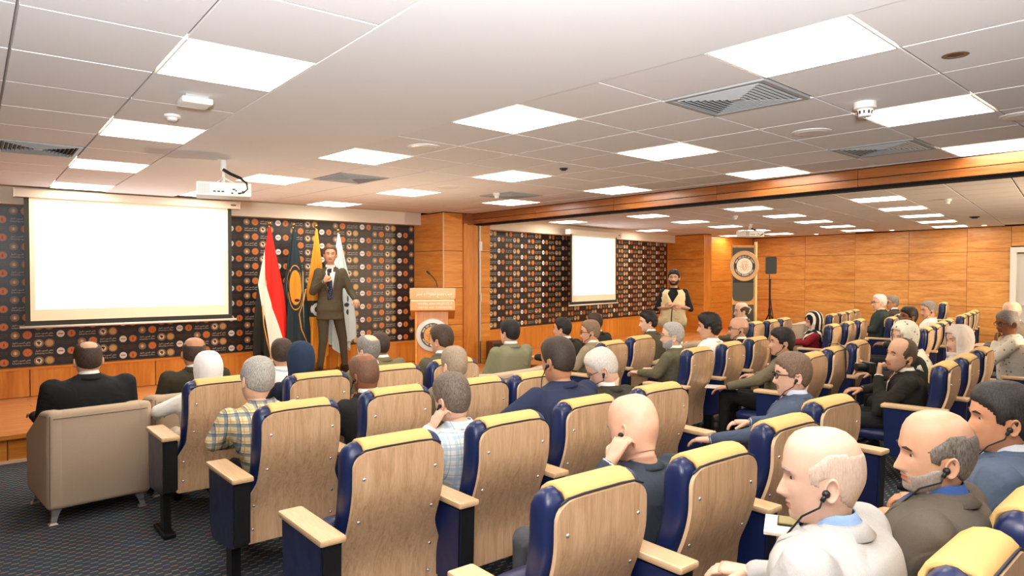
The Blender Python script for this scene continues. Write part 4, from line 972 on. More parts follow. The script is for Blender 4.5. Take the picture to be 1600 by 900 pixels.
def person(label, head, yaw=0, pitch=0, roll=0, s=.95, seatp=None, byaw=None, skin=(214, 160, 124), hair=('short', (40, 32, 28), (70, 58, 50)), thick=.008,
           top=(60, 60, 58), pat=None, shirt=(238, 236, 230), legs=(40, 40, 44), arms=None, glasses=None, ears='', beard=None, build=1.0, scarf=None, stand=None, vest=None, kind='jacket', tie=None, nb=.128, sdrop=None, clamp=True, lean=.5, shoes=True, vox=None, hs=1.0, grp=None):
    """seatp: pelvis point (x, y, z); stand: dict of foot points. All in world metres."""
    if not stand and 'armchair' not in label:
        kp = 1.11 if head[0] < 10 else 1.05
        head = (head[0] * kp, head[1] * kp, 1.6 + (head[2] - 1.6) * kp); seatp = (seatp[0] * kp, seatp[1] * kp, seatp[2] - .03)
    yaw = radians(yaw); pitch = radians(pitch); roll = radians(roll); by = radians(byaw) if byaw is not None else yaw * .4
    head = Vector(head); P = Vector(seatp); base = Vector((P.x, P.y, 0)) if not stand else Vector((P.x, P.y, stand['z']))
    t_ = thing('person', label, 'person', base, 0, grp)
    h = head - base; p = P - base; M = hm(None, h, yaw, pitch, roll, s)
    F = Vector((-sin(by), cos(by), 0)); Rr = Vector((cos(by), sin(by), 0))
    dn = (p - h).normalized(); dirn = (Vector((0, 0, -1)) * (1 - lean) + dn * lean).normalized()
    NB = h + dirn * nb * s - F * .034
    near_ = head.length < 3.0 if False else (head - Vector((0, 0, 1.6))).length < 3.6
    vox = vox or (.011 if near_ else .016)
    sm = skin_mat(skin)
    # ---- body
    bm = bmesh.new(); rings = []
    for z, a, yf, ybk in interp_rings(2 if near_ else 1):
        rings.append([M @ head_pt(z, a, yf, ybk, alph(k)) for k in range(NA)])
    nbx = M @ Vector((0, -.008, -.115))
    for q, a, yf, ybk in ((.12, .050, .046, -.056), (.3, .0525, .043, -.056), (.6, .055, .044, -.058), (.95, .062, .05, -.065)):
        c_ = nbx.lerp(NB + F * .0, q); X_ = (M.to_3x3() @ Vector((1, 0, 0))).normalized().lerp(Rr, q).normalized(); Y_ = (M.to_3x3() @ Vector((0, 1, 0))).normalized().lerp(F, q).normalized()
        rings.append([c_ + X_ * a * sin(alph(k)) * s + Y_ * (yf if cos(alph(k)) > 0 else -ybk) * cos(alph(k)) * s for k in range(NA)])
    for dz, a, d_ in ((.03, .10, .06), (.07, .15, .075), (.12, .155, .08), (.25, .14, .08)):
        c_ = NB + (p - NB).normalized() * dz; rings.append([c_ + Rr * a * sin(alph(k)) + F * d_ * cos(alph(k)) for k in range(NA)])
    rings.append([p + Rr * .12 * sin(alph(k)) + F * .09 * cos(alph(k)) for k in range(NA)])
    loft(bm, rings, 0)
    for f in bm.faces:      # lips
        c_ = M.inverted() @ f.calc_center_median()
        if -.086 < c_.z < -.066 and abs(c_.x) < .025 and c_.y > .08: f.material_index = 3
    if not scarf:
        for sx in (-1, 1): ear(bm, M, sx)
    for sx in (-1, 1):
        c_ = M @ Vector((sx * .0315, .0665, -.001)); ball(bm, c_, .0115 * s, 10, 1); f0 = (M.to_3x3() @ Vector((0, 1, -.03))).normalized(); ball(bm, c_ + f0 * .0085 * s, .0055 * s, 8, 2)
        tube(bm, [M @ Vector((sx * .016, .0945, .0185)), M @ Vector((sx * .034, .0925, .023)), M @ Vector((sx * .05, .081, .0175))], [.003 * s, .0042 * s, .002 * s], 6, 4)
    # ---- arms
    sw, sd = (.158, .07) if stand else (.172, .072 if sdrop is None else sdrop)
    sh = {-1: NB - Rr * sw * build - Zv * sd, 1: NB + Rr * sw * build - Zv * sd}
    arms = arms or {}
    L = {}
    for sx, key in ((-1, 'L'), (1, 'R')):
        S_ = sh[sx]; a_ = arms.get(key)
        if a_ is None:
            E_ = S_ + Rr * sx * .06 + F * .08 - Zv * .23; W_ = E_ + F * .23 - Rr * sx * .10 + Zv * .0; hd_, hn = F - Rr * sx * .3, -Zv; cu = .5
        else:
            E_, W_, hd_, hn, cu = a_[:5]; E_ = Vector(E_); W_ = Vector(W_); hd_ = Vector(hd_); hn = Vector(hn)
            if a_[0] is not None:
                tr = lambda v: Rr * v.x + F * v.y + Zv * v.z
                E_ = S_ + tr(E_); W_ = S_ + tr(W_); hd_ = tr(hd_); hn = tr(hn)
        if a_ is not None and len(a_) > 5: W_ = M @ Vector(a_[5])
        elif not stand and clamp and 'armchair' not in label and E_.z < .685: W_ = W_ + Zv * (.685 - E_.z) * .8; E_ = E_ + Zv * (.685 - E_.z)
        L[sx] = (S_, E_, W_)
        tube(bm, [S_, E_, E_.lerp(W_, .5), W_], [.036, .036, .034, .026], 10, 0)
        tsd = hd_.normalized().cross((hn - hd_.normalized() * hn.dot(hd_.normalized())).normalized())
        want = (-Rr * sx + F * .3 + Zv * .25); hand(bm, W_, hd_, hn, 1 if tsd.dot(want) > 0 else -1, cu, s * .98)
    bmesh.ops.recalc_face_normals(bm, faces=bm.faces)
    body = obj('body', bm, [sm, EYEW, IRIS, skin_lip(skin), BROWM if hair and sum(hair[1]) < 330 else mk('eyebrow_grey', (130, 120, 112), .8)], t_, True)
    # ---- hair
    if hair and not scarf:
        st_, c1, c2 = hair[:3]; bald = hair[3] if len(hair) > 3 else None; curly = 'curly' in (hair[4] if len(hair) > 4 else '')
        R_ = interp_rings(3 if near_ else 2); NH = 64 if near_ else 48; bmh = bmesh.new(); vs = []; ms = []
        for z, a, yf, ybk in R_[:-3]:
            row_ = []; mr = []
            for k in range(NH):
                al = 2 * pi * k / NH; q = head_pt(z, a, yf, ybk, al); m_ = (z - zb_hair(q.y, st_)) / .022
                if bald == 'crown': m_ = min(m_, (sqrt((q.y + .045) ** 2 + q.x ** 2) - .052 + max(0, .085 - z) * 1.5) / .02)
                if bald == 'top': m_ = min(m_, (.062 - z + max(0, abs(q.x) - .055) * .6 - max(0, q.y + .02) * .75) / .02)
                if bald == 'ring': m_ = min(m_, (.022 - z - max(0, q.y) * .9) / .022)
                if bald == 'recede': m_ = min(m_, (.035 - q.y + abs(q.x) * -.25 + (.08 - z) * .55) / .02)
                th = thick * max(0, min(1, m_)) ** .6
                nrm = Vector((q.x * 1.3, q.y, z * .9 + .01)).normalized()
                nz = (sin(q.x * 210 + z * 90) * sin(q.y * 190 + z * 60) + .5 * sin(q.y * 420 + q.x * 300)) if curly else .35 * sin(q.x * 160 + q.y * 60) * sin(q.y * 130 + z * 110)
                th += nz * thick * .22 * max(0, min(1, m_))
                if m_ <= 0: th = -.006
                row_.append(bmh.verts.new(M @ (q + nrm * th))); mr.append(m_)
            vs.append(row_); ms.append(mr)
        for i in range(len(vs) - 1):
            for k in range(NH):
                j = (k + 1) % NH
                if max(ms[i][k], ms[i][j], ms[i + 1][k], ms[i + 1][j]) > 0: bmh.faces.new((vs[i][k], vs[i + 1][k], vs[i + 1][j], vs[i][j]))
        if ms[0][0] > 0: bmh.faces.new(vs[0][::-1])
        bmesh.ops.delete(bmh, geom=[v for v in bmh.verts if not v.link_faces], context='VERTS')
        bmesh.ops.recalc_face_normals(bmh, faces=bmh.faces)
        obj('hair', bmh, hair_mat(c1, c2), t_, True)
    if beard:
        bmh = bmesh.new(); R_ = interp_rings(2); vs = []; ms = []
        for z, a, yf, ybk in R_:
            row_ = []; mr = []
            for k in range(48):
                al = alph(k) if NA == 48 else 2 * pi * k / 48 - .38 * sin(2 * pi * k / 48); q = head_pt(z, a, yf, ybk, al)
                top_ = -.03 - .03 * max(0, min(1, (q.y - .03) / .04)); m_ = min((top_ - z) / .012, (q.y + .0) / .015)
                if q.y > .075 and abs(q.x) < .028 and -.088 < z < -.064: m_ = -1
                if q.y > .08 and abs(q.x) < .03 and -.066 < z < -.058: m_ = .8
                th = beard[1] * max(0, min(1, m_)); th = th if m_ > 0 else -.006
                row_.append(bmh.verts.new(M @ (q + Vector((q.x, q.y, -.03)).normalized() * th))); mr.append(m_)
            vs.append(row_); ms.append(mr)
        for i in range(len(vs) - 1):
            for k in range(48):
                j = (k + 1) % 48
                if min(ms[i][k], ms[i][j], ms[i + 1][k], ms[i + 1][j]) > -.5 and max(ms[i][k], ms[i + 1][j]) > 0: bmh.faces.new((vs[i][k], vs[i + 1][k], vs[i + 1][j], vs[i][j]))
        bmesh.ops.delete(bmh, geom=[v for v in bmh.verts if not v.link_faces], context='VERTS'); bmesh.ops.recalc_face_normals(bmh, faces=bmh.faces)
        obj('beard', bmh, hair_mat(beard[0], tuple(min(255, q + 30) for q in beard[0])), t_, True)
    # ---- headscarf
    if scarf:
        bmh = bmesh.new(); rings = []; NH = 48
        sc_ = [(.137, .01, .012, -.02), (.134, .036, .04, -.05), (.122, .058, .066, -.076), (.10, .075, .086, -.1), (.07, .087, .1, -.117), (.035, .0925, .106, -.124), (0, .093, .106, -.126), (-.035, .09, .102, -.12), (-.07, .086, .098, -.112), (-.1, .084, .094, -.1), (-.125, .086, .092, -.095), (-.15, .096, .09, -.1)]
        for z, a, yf, ybk in sc_: rings.append([M @ Vector((a * sin(2 * pi * k / NH) * (1 + .012 * sin(k * 1.7 + z * 60)), (yf if cos(2 * pi * k / NH) > 0 else -ybk) * cos(2 * pi * k / NH), z)) for k in range(NH)])
        for dz, a, d_ in ((-.01, .115, .10), (.05, .165, .125), (.10, .19, .14), (.15, .195, .148)):
            c_ = NB + (p - NB).normalized() * dz; rings.append([c_ + Rr * a * sin(2 * pi * k / NH) * (1 + .02 * sin(k * 1.3)) + F * d_ * cos(2 * pi * k / NH) + Zv * .012 * sin(k * .9) for k in range(NH)])
        vs, fs = loft(bmh, rings, 0, cap=False); bmh.faces.new(vs[0][::-1])
        kill = []
        for f in bmh.faces:
            c_ = M.inverted() @ f.calc_center_median()
            if c_.y > .045 and -.11 < c_.z < .072 and abs(c_.x) < .062 - max(0, c_.z - .02) * .5: kill.append(f)
        bmesh.ops.delete(bmh, geom=kill, context='FACES'); bmesh.ops.recalc_face_normals(bmh, faces=bmh.faces)
        so = obj('headscarf', bmh, cloth(scarf[0], scarf[1]), t_, True); md = so.modifiers.new('thickness', 'SOLIDIFY'); md.thickness = .006; md.offset = 1
    # ---- upper garment
    bmj = bmesh.new(); ax = (p - NB); Ln = ax.length; ax.normalize(); B_ = build; rings = []
    prof = [(-.012, .066, .062), (.010, .092, .076), (.03, .140, .092), (.055, .175, .106), (.085, .194, .118), (.14, .2, .126), (.22, .192, .13), (.32, .182, .13), (.42, .18, .135)]
    for dz, a, d_ in prof:
        if dz > Ln - .03: break
        c_ = NB + ax * dz; rings.append([c_ + Rr * x * B_ + F * y * (B_ if dz > .05 else 1) for x, y in superel(a, d_, 2.5, 28)])
    if stand: rings = []; prof = [(-.012, .062, .06), (.012, .082, .07), (.035, .115, .082), (.06, .148, .096), (.09, .172, .108), (.14, .184, .118), (.22, .178, .122), (.32, .165, .12), (.42, .165, .125)]
    if stand:
        for dz, a, d_ in prof:
            if dz < Ln - .03: c_ = NB + ax * dz; rings.append([c_ + Rr * x * B_ + F * y * (B_ if dz > .05 else 1) for x, y in superel(a, d_, 2.4, 28)])
    rings.append([p - Zv * .02 + Rr * x * B_ + F * y for x, y in superel(.185, .15, 2.6, 28)])
    if stand and kind == 'jacket':
        for dz, a in ((.05, .178), (.15, .185)): rings.append([p - Zv * dz + Rr * x * B_ + F * y for x, y in superel(a, .135, 2.6, 28)])
    if kind != 'vest_only':
        loft(bmj, rings, 0)
        longs = kind in ('jacket', 'shirt')
        for sx in (-1, 1):
            S_, E_, W_ = L[sx]
            r1, r2, r3 = (.068, .054, .042) if kind == 'jacket' else (.062, .05, .038)
            capsule(bmj, S_ + Zv * .002, r1 * B_, E_, r2, 14)
            if kind != 'tshirt': capsule(bmj, E_, r2 * .98, E_.lerp(W_, .90), r3, 14)
        bmesh.ops.recalc_face_normals(bmj, faces=bmj.faces)
        jk = obj({'jacket': 'jacket', 'shirt': 'shirt', 'tshirt': 't_shirt'}[kind], bmj, cloth(top, pat), t_, True); rem(jk, vox)
        if kind == 'tshirt':
            pass
    # collars
    cr = []
    for q, r_, in ((-.045, .0585), (-.03, .062), (-.012, .066), (.004, .073)):
        c_ = NB - dirn * .0 + (h - NB).normalized() * (-q) ; cr.append([c_ + Rr * r_ * 1.0 * sin(2 * pi * k / 28) + F * (r_ * (.92 if cos(2 * pi * k / 28) > 0 else .98) * cos(2 * pi * k / 28)) - Zv * (.012 if cos(2 * pi * k / 28) > 0 else 0) * cos(2 * pi * k / 28) for k in range(28)])
    if not scarf:
        if kind == 'jacket':
            b2 = bmesh.new(); loft(b2, cr, 0, cap=False); bmesh.ops.recalc_face_normals(b2, faces=b2.faces); o = obj('shirt_collar', b2, cloth(shirt), t_, True); md = o.modifiers.new('thickness', 'SOLIDIFY'); md.thickness = .004
        b2 = bmesh.new(); rr_ = []
        for q, r_ in ((-.018, .067), (-.022, .070), (-.010, .077), (.012, .094)):
            c_ = NB + (h - NB).normalized() * (-q); rr_.append([c_ + Rr * r_ * sin(a_) + F * r_ * .95 * cos(a_) - Zv * .03 * max(0, cos(a_)) for a_ in [radians(38) + k * radians(284) / 28 for k in range(29)]])
        loft(b2, rr_, 0, cap=False, closed=False); bmesh.ops.recalc_face_normals(b2, faces=b2.faces)
        o = obj('lapel_collar' if kind == 'jacket' else 'collar', b2, cloth(top, pat), t_, True); md = o.modifiers.new('thickness', 'SOLIDIFY'); md.thickness = .005
    if kind == 'jacket':   # shirt front + lapels
        b2 = bmesh.new(); fr = []
        def front(x, dz, o=0.0):
            a, d_ = .2, .12
            for (z0, a0, d0), (z1, a1, d1) in zip(prof[:-1], prof[1:]):
                if dz <= z1: k_ = (dz - z0) / (z1 - z0); a = a0 + (a1 - a0) * k_; d_ = d0 + (d1 - d0) * k_; break
            return NB + ax * dz + Rr * x + F * (d_ * B_ * sqrt(max(.1, 1 - (abs(x) / a / B_) ** 2.5)) + o)
        dmax = min(.34, Ln - .08) if not stand else Ln - .1; VW = .052 if not stand else .066
        for k in range(8): dz = .0 + dmax * k / 7; w = VW * (1 - k / 7.5) + .004; fr.append([front(x * w, dz, .0035) for x in (-1, -.5, 0, .5, 1)])
        loft(b2, fr, 0, cap=False, closed=False); bmesh.ops.recalc_face_normals(b2, faces=b2.faces); obj('shirt_front', b2, cloth(shirt), t_, True)
        for sx in (-1, 1):
            b2 = bmesh.new(); fr = []
            for k in range(8):
                dz = -.0 + dmax * k / 7; w = VW * (1 - k / 7.5) + .004; w2 = .038 * sin(pi * min(1, .25 + k / 8.5)) + .006
                fr.append([front(sx * (w + q_ * w2), dz, .006) for q_ in (0, .5, 1)])
            loft(b2, fr, 0, cap=False, closed=False); bmesh.ops.recalc_face_normals(b2, faces=b2.faces); o = obj('lapel', b2, cloth(top, pat), t_, True); md = o.modifiers.new('thickness', 'SOLIDIFY'); md.thickness = .005
            S_, E_, W_ = L[sx]; dd = (W_ - E_).normalized(); b2 = bmesh.new(); tube(b2, [W_ - dd * .045, W_ - dd * .008], [.034, .032], 14); obj('shirt_cuff', b2, cloth(shirt), t_, True)
        if tie:
            b2 = bmesh.new(); fr = []
            for dz, w, o_ in ((.012, .02, .012), (.04, .014, .014), (.05, .013, .008), (.2, .028, .008), (dmax + .06, .036, .006), (dmax + .1, .003, .006)): fr.append([front(x * w, dz, o_) for x in (-1, 0, 1)])
            loft(b2, fr, 0, cap=False, closed=False); bmesh.ops.recalc_face_normals(b2, faces=b2.faces); o = obj('tie', b2, cloth(tie, 'dots'), t_, True); md = o.modifiers.new('thickness', 'SOLIDIFY'); md.thickness = .006
    if vest:
        b2 = bmesh.new(); fr = []
        for dz, a, d_ in prof[2:] + [(Ln - .02, .19, .145), (Ln + .1, .195, .15)]:
            op = 26 if dz < .1 else 15 if dz < .2 else 2
            fr.append([NB + ax * dz + Rr * (a + .004) * B_ * sin(a_) + F * (d_ * B_ + .014) * cos(a_) for a_ in [radians(op) + k * radians(360 - 2 * op) / 36 for k in range(37)]])
        loft(b2, fr, 0, cap=False, closed=False); bmesh.ops.recalc_face_normals(b2, faces=b2.faces)
        kill = [f for f in b2.faces if abs((f.calc_center_median() - NB).dot(Rr)) > .155 * B_ and (f.calc_center_median() - NB).dot(ax) < .2]
        bmesh.ops.delete(b2, geom=kill, context='FACES')
        o = obj('vest', b2, cloth(vest), t_, True); md = o.modifiers.new('thickness', 'SOLIDIFY'); md.thickness = .02; md.offset = 1
        for sx in (-1, 1): obj('vest_pocket', bx(-.05, .05, -.006, .006, -.06, .06, M=basis(NB + ax * .42 + Rr * sx * .09 + F * .175 * B_, Rr, F, Zv), bev=.004), cloth(vest), t_)
    # ---- trousers and shoes
    bmt = bmesh.new(); bms = []
    for sx in (-1, 1):
        if stand: H_, K_, A_ = p + Rr * sx * .085, Vector(stand['knee'][0 if sx < 0 else 1]), Vector(stand['foot'][0 if sx < 0 else 1])
        else:
            kn = (arms.get('kneeL') if sx < 0 else arms.get('kneeR'))
            H_ = p + Rr * sx * .09 - Zv * .0; K_ = p + Rr * sx * .13 + F * .40 + Zv * .02; A_ = K_ + F * .02 - Zv * (K_.z + 0 - .09)
            if kn: K_ = p + Rr * kn[0] + F * kn[1] + Zv * kn[2]; A_ = Vector((K_.x, K_.y, .09)) + F * .03
        capsule(bmt, H_, .095, K_, .064, 14); capsule(bmt, K_, .063, A_ + (K_ - A_).normalized() * .02, .046, 12)
        foot = Vector(stand['dir'][0 if sx < 0 else 1]) if stand else F
        bms.append((A_, foot))
    if not stand: loft(bmt, [[p + Rr * x + Vector((0, 0, z)) + F * y for x, y in superel(.185, .13, 2.6, 20)] for z in (-.08, .05)])
    else: loft(bmt, [[p + Rr * x * (1 if z > -.1 else .92) + Vector((0, 0, z)) + F * y for x, y in superel(.17, .115, 2.6, 20)] for z in (-.12, .0, .1)])
    bmesh.ops.recalc_face_normals(bmt, faces=bmt.faces); tr_ = obj('trousers', bmt, cloth(legs), t_, True); rem(tr_, .02 if not stand else .014)
    for A_, foot in bms:
        foot = foot.normalized(); X_ = foot.cross(Zv); b2 = bmesh.new(); z0 = A_.z - .09
        loft(b2, [[Vector((A_.x, A_.y, 0)) + foot * y + X_ * x * w + Zv * (z0 + .035 * hh + z * .035 * hh) for x, z in superel(1, 1, 3, 14)] for y, w, hh in ((-.07, .025, 1.2), (-.06, .034, 1.9), (.0, .037, 2.1), (.06, .042, 1.4), (.13, .044, 1.0), (.18, .034, .8), (.195, .015, .5))])
        bmesh.ops.recalc_face_normals(b2, faces=b2.faces); obj('shoe', b2, mk('shoe_leather', (30, 24, 22), .3), t_, True)
    # ---- extras
    if glasses:
        b2 = bmesh.new()
        for sx in (-1, 1):
            pts = [M @ Vector((sx * .034 + .024 * cos(a_) * 1.0, .102 - .006 * abs(cos(a_)), -.003 + .017 * sin(a_))) for a_ in [2 * pi * k / 16 for k in range(17)]]; tube(b2, pts, .0022 * s * glasses[1], 6)
            tube(b2, [M @ Vector((sx * .058, .095, .003)), M @ Vector((sx * .078, .05, .003)), M @ Vector((sx * .080, -.002, -.002)), M @ Vector((sx * .077, -.03, -.02))], .0022 * s * glasses[1], 6)
        tube(b2, [M @ Vector((-.011, .106, 0)), M @ Vector((.011, .106, 0))], .0022 * s * glasses[1], 6); obj('glasses', b2, mk('frame_' + glasses[0], (30, 26, 26) if glasses[0] == 'dark' else (150, 130, 96), .3), t_, True)
    for e in ears:
        sx = -1 if e == 'L' else 1; b2 = bmesh.new(); q = M @ Vector((sx * .088, .002, -.028)); ball(b2, q, .0105 * s, 10); tube(b2, [q, M @ Vector((sx * .094, .014, -.045))], .006 * s, 8)
        c1_ = M @ Vector((sx * .096, .02, -.06)); tube(b2, [M @ Vector((sx * .094, .012, -.04)), c1_, c1_.lerp(NB + F * .1 + Rr * sx * .06, .5) + Rr * sx * .012, NB + F * .115 + Rr * sx * .06 - Zv * .05, NB + F * .15 + Rr * sx * .03 - Zv * .22], .0028, 6); obj('earpiece', b2, BLACK, t_, True)
    return t_, M, L, NB, F, Rr
LIPS = {}
def skin_lip(c):
    if c not in LIPS: LIPS[c] = mk('lips_%d' % len(LIPS), (int(c[0] * .86), int(c[1] * .68), int(c[2] * .68)), .4)
    return LIPS[c]
# ---- the audience and the two standing men
BRN = ((44, 34, 28), (84, 66, 54)); BLK = ((16, 14, 14), (44, 38, 36)); GRY = ((120, 116, 110), (196, 192, 184)); SLT = ((84, 80, 76), (160, 154, 148)); WHT = ((190, 186, 178), (238, 234, 226)); LBR = ((92, 72, 54), (150, 124, 98))
FAIR = (232, 190, 164); MED = (212, 166, 136); TAN = (188, 138, 106); DRK = (140, 92, 66)
def sp(x, y, z=.47): return (x, y, z)
def hr(style, cc, bald=None, ex=''): return (style, cc[0], cc[1], bald, ex)
chinL = ((-.06, .12, -.2), (0, 0, 0), (.15, .1, 1), (.5, -1, .2), 1.1, (-.06, .09, -.2))
person('man seen from behind in a black suit, balding, in the beige armchair at far left', (.72, 5.64, 1.0), 5, 6, 0, .98, sp(.74, 5.66, .44), skin=MED, hair=hr('short', BRN, 'crown'), thick=.007, top=(34, 36, 38), legs=(30, 30, 32), build=1.28, nb=.118, sdrop=.085,
       arms={'L': ((-.05, .05, -.2), (-.07, .3, -.2), (0, 1, 0), (0, 0, -1), .4), 'R': ((.05, .05, -.2), (.07, .3, -.2), (0, 1, 0), (0, 0, -1), .4)})
person('man from behind in a dark olive suit in the second beige armchair', (1.43, 5.68, .99), -12, 4, 4, .95, sp(1.5, 5.78, .44), skin=TAN, hair=hr('short', BRN, 'top'), thick=.006, top=(60, 56, 44), legs=(50, 46, 38), build=1.1)
person('woman in a plain white headscarf and white top, left end of the front seats', (1.22, 4.52, 1.0), 0, 4, 0, .95, sp(1.2, 4.4), skin=MED, scarf=((250, 248, 246), None), hair=None, top=(246, 240, 232), legs=(220, 206, 184), kind='shirt',
       arms={'L': ((-.14, .06, -.2), (-.1, .28, -.24), (0, 1, 0), (0, 0, -1), .4)})
person('grey haired man in a blue and yellow checked shirt, left end of the second row', (1.19, 3.54, 1.065), 10, 4, 6, 1.0, sp(1.28, 3.40), skin=FAIR, hair=hr('short', GRY, 'recede'), thick=.009, top=(226, 214, 176), pat='plaid', shirt=(226, 214, 176), kind='shirt', ears='R', build=1.1,
       arms={'L': ((-.07, .04, -.22), (.1, .2, -.26), (.5, 1, 0), (0, 0, -1), .5)})
person('man with short dark hair and white shirt, partly behind the navy headscarf', (1.92, 5.15, 1.0), -20, 2, 0, .95, sp(1.95, 5.05, .45), skin=MED, hair=hr('short', BRN), thick=.011, top=(236, 238, 240), shirt=(236, 238, 240), kind='shirt')
person('woman in a navy blue headscarf in front of the flags', (1.71, 4.26, 1.05), 0, 0, 0, .95, sp(1.74, 4.28), skin=MED, scarf=((40, 54, 78), None), hair=None, top=(34, 40, 56), legs=(30, 30, 40), kind='shirt', ears='R')
person('grey haired man with a bald crown and olive jacket, in the front seats', (2.27, 4.43, 1.06), 18, 4, 0, .95, sp(2.27, 4.3), skin=FAIR, hair=hr('short', SLT, 'crown'), thick=.008, top=(122, 116, 84), legs=(80, 76, 60))
person('dark haired man mostly hidden behind the grey haired man with a bald crown', (2.76, 5.18, 1.0), 15, 2, 0, .95, sp(2.78, 5.1, .45), skin=TAN, hair=hr('short', BRN), top=(118, 112, 84), build=1.1)
person('brown skinned bald man in a black jacket, chin on his hand', (1.80, 3.56, 1.035), 14, 12, -4, 1.0, sp(1.84, 3.48), skin=DRK, hair=hr('short', ((96, 66, 50), (128, 96, 76)), 'crown'), thick=.003, top=(38, 38, 36), ears='LR', arms={'L': chinL}, build=1.0)
person('young man with a buzz cut and pale blue checked shirt, hand at his ear', (1.75, 2.60, 1.04), 10, 8, -4, 1.0, sp(1.86, 2.56), skin=FAIR, hair=hr('low', ((66, 54, 46), (134, 120, 108))), thick=.005, top=(238, 242, 244), pat='light', shirt=(240, 244, 246), kind='shirt', ears='L',
       arms={'L': ((-.17, .10, -.16), (0, 0, 0), (.5, -.12, .8), (1, -.2, -.1), .9, (-.135, .02, -.115))})
person('man with closely shaved greying hair and an olive jacket, in the second row', (2.34, 3.45, 1.055), 2, 6, 0, .97, sp(2.36, 3.44), skin=FAIR, hair=hr('low', ((132, 112, 92), (176, 158, 138))), thick=.004, top=(128, 118, 92), ears='R', build=1.05)
person('dark haired man in a grey suit sitting in front of the lectern', (2.75, 4.22, 1.12), 22, 6, 0, .95, sp(2.76, 4.3), skin=MED, hair=hr('short', BRN), thick=.011, top=(92, 86, 68), build=1.05)
person('black haired man in a grey jacket, low in the wide beige armchair', (4.06, 5.06, 1.05), 10, 0, 0, .95, sp(4.0, 5.1, .42), skin=MED, hair=hr('short', BLK), thick=.012, top=(130, 128, 100), legs=(60, 60, 54), build=1.1)
person('black haired man in a dark jacket under the far backdrop', (4.74, 5.06, 1.05), 30, 0, 0, .95, sp(4.85, 5.0, .45), skin=MED, hair=hr('short', BLK), thick=.012, top=(46, 44, 36), build=1.1, lean=.7)
person('man with grey brown hair, glasses and a tan jacket, turned to the left', (4.52, 4.45, 1.07), 48, 4, 0, .95, sp(4.58, 4.5), byaw=20, skin=MED, hair=hr('short', LBR), thick=.008, top=(150, 138, 112), legs=(40, 40, 50), ears='L', glasses=('dark', 1))
person('man with brown hair and dark jacket half hidden beyond the tan jacket', (5.5, 5.35, 1.06), 20, 0, 0, .95, sp(5.6, 5.3, .45), skin=TAN, hair=hr('short', BRN), top=(48, 48, 42), build=1.05)
person('broad man with short dark hair and navy jacket amid the left block', (2.46, 2.66, 1.15), 6, 8, 0, 1.05, sp(2.44, 2.62, .52), skin=TAN, hair=hr('short', ((34, 28, 24), (74, 62, 52))), thick=.006, top=(44, 52, 78), shirt=(44, 52, 78), kind='shirt', ears='L', build=1.22,
       arms={'L': ((-.22, .1, -.14), (-.26, .32, -.22), (0, 1, -.2), (0, 0, -1), .4)})
person('white haired man in a dark olive jacket looking down', (2.90, 2.76, 1.06), 40, 30, -6, 1.0, sp(3.0, 2.68), byaw=8, skin=FAIR, hair=hr('short', ((180, 172, 160), (224, 218, 208))), thick=.006, top=(58, 56, 46), ears='L', build=1.1, glasses=('dark', 1))
person('curly black haired young man looking left, near the man in the cream vest', (5.72, 4.78, 1.09), 52, 2, 0, .95, sp(5.8, 4.72, .46), byaw=20, skin=FAIR, hair=hr('short', BLK, None, 'curly'), thick=.02, top=(84, 80, 62))
person('grey haired man with glasses and a grey green blazer, third row of the middle block', (4.70, 3.66, 1.08), 42, 0, 0, 1.0, sp(4.74, 3.66), byaw=14, skin=FAIR, hair=hr('short', GRY), thick=.006, top=(98, 94, 74), glasses=('thin', 1), beard=((150, 146, 140), .003), build=1.05)
person('man with thick wavy black hair and a white shirt', (5.32, 3.74, 1.12), 36, 0, 0, 1.0, sp(5.36, 3.76), byaw=10, skin=MED, hair=hr('low', BLK, None, 'curly'), thick=.026, top=(236, 234, 232), shirt=(236, 234, 232), kind='shirt')
person('bald man with glasses and a black jacket beside the wavy haired man', (6.02, 3.88, 1.06), 46, 0, 0, 1.0, sp(6.0, 3.9), byaw=12, skin=MED, hair=hr('short', LBR, 'ring'), thick=.004, top=(40, 38, 36), glasses=('dark', 1), ears='L')
person('balding man in profile before the round emblem sign', (7.91, 5.06, 1.12), 50, 0, 0, .98, sp(7.9, 5.05), byaw=12, skin=FAIR, hair=hr('short', BRN, 'top'), thick=.008, top=(96, 94, 74))
person('dark haired man with an earpiece and grey blazer, hand resting on his knee', (5.10, 2.90, 1.06), 44, 0, 0, 1.0, sp(5.08, 2.90), byaw=16, skin=MED, hair=hr('low', BLK), thick=.011, top=(112, 104, 84), legs=(30, 28, 28), shirt=(40, 36, 34), ears='L', build=1.05,
       arms={'L': ((-.10, .16, -.20), (-.13, .42, -.26), (-.1, 1, -.3), (0, -.2, -1), .35), 'kneeL': (-.18, .42, .08), 'kneeR': (.08, .42, .05)})
person('brown haired man with dark rimmed glasses and a blue grey blazer', (3.45, 1.90, 1.07), 44, 2, 0, 1.0, sp(3.34, 1.90), byaw=18, skin=FAIR, hair=hr('low', ((84, 62, 48), (140, 116, 98))), thick=.009, top=(78, 90, 112), legs=(196, 180, 156), shirt=(206, 216, 236), ears='L', glasses=('dark', 1.5), build=1.1,
       arms={'L': ((-.10, .18, -.2), (-.10, .42, -.24), (0, 1, -.1), (0, 0, -1), .4)})
person('woman in a black and white striped headscarf and red top', (8.16, 4.22, 1.02), 48, 8, 0, 1.0, sp(8.14, 4.25), byaw=20, skin=FAIR, scarf=((34, 32, 34), 'bands'), hair=None, top=(140, 34, 44), legs=(30, 28, 30), kind='shirt')
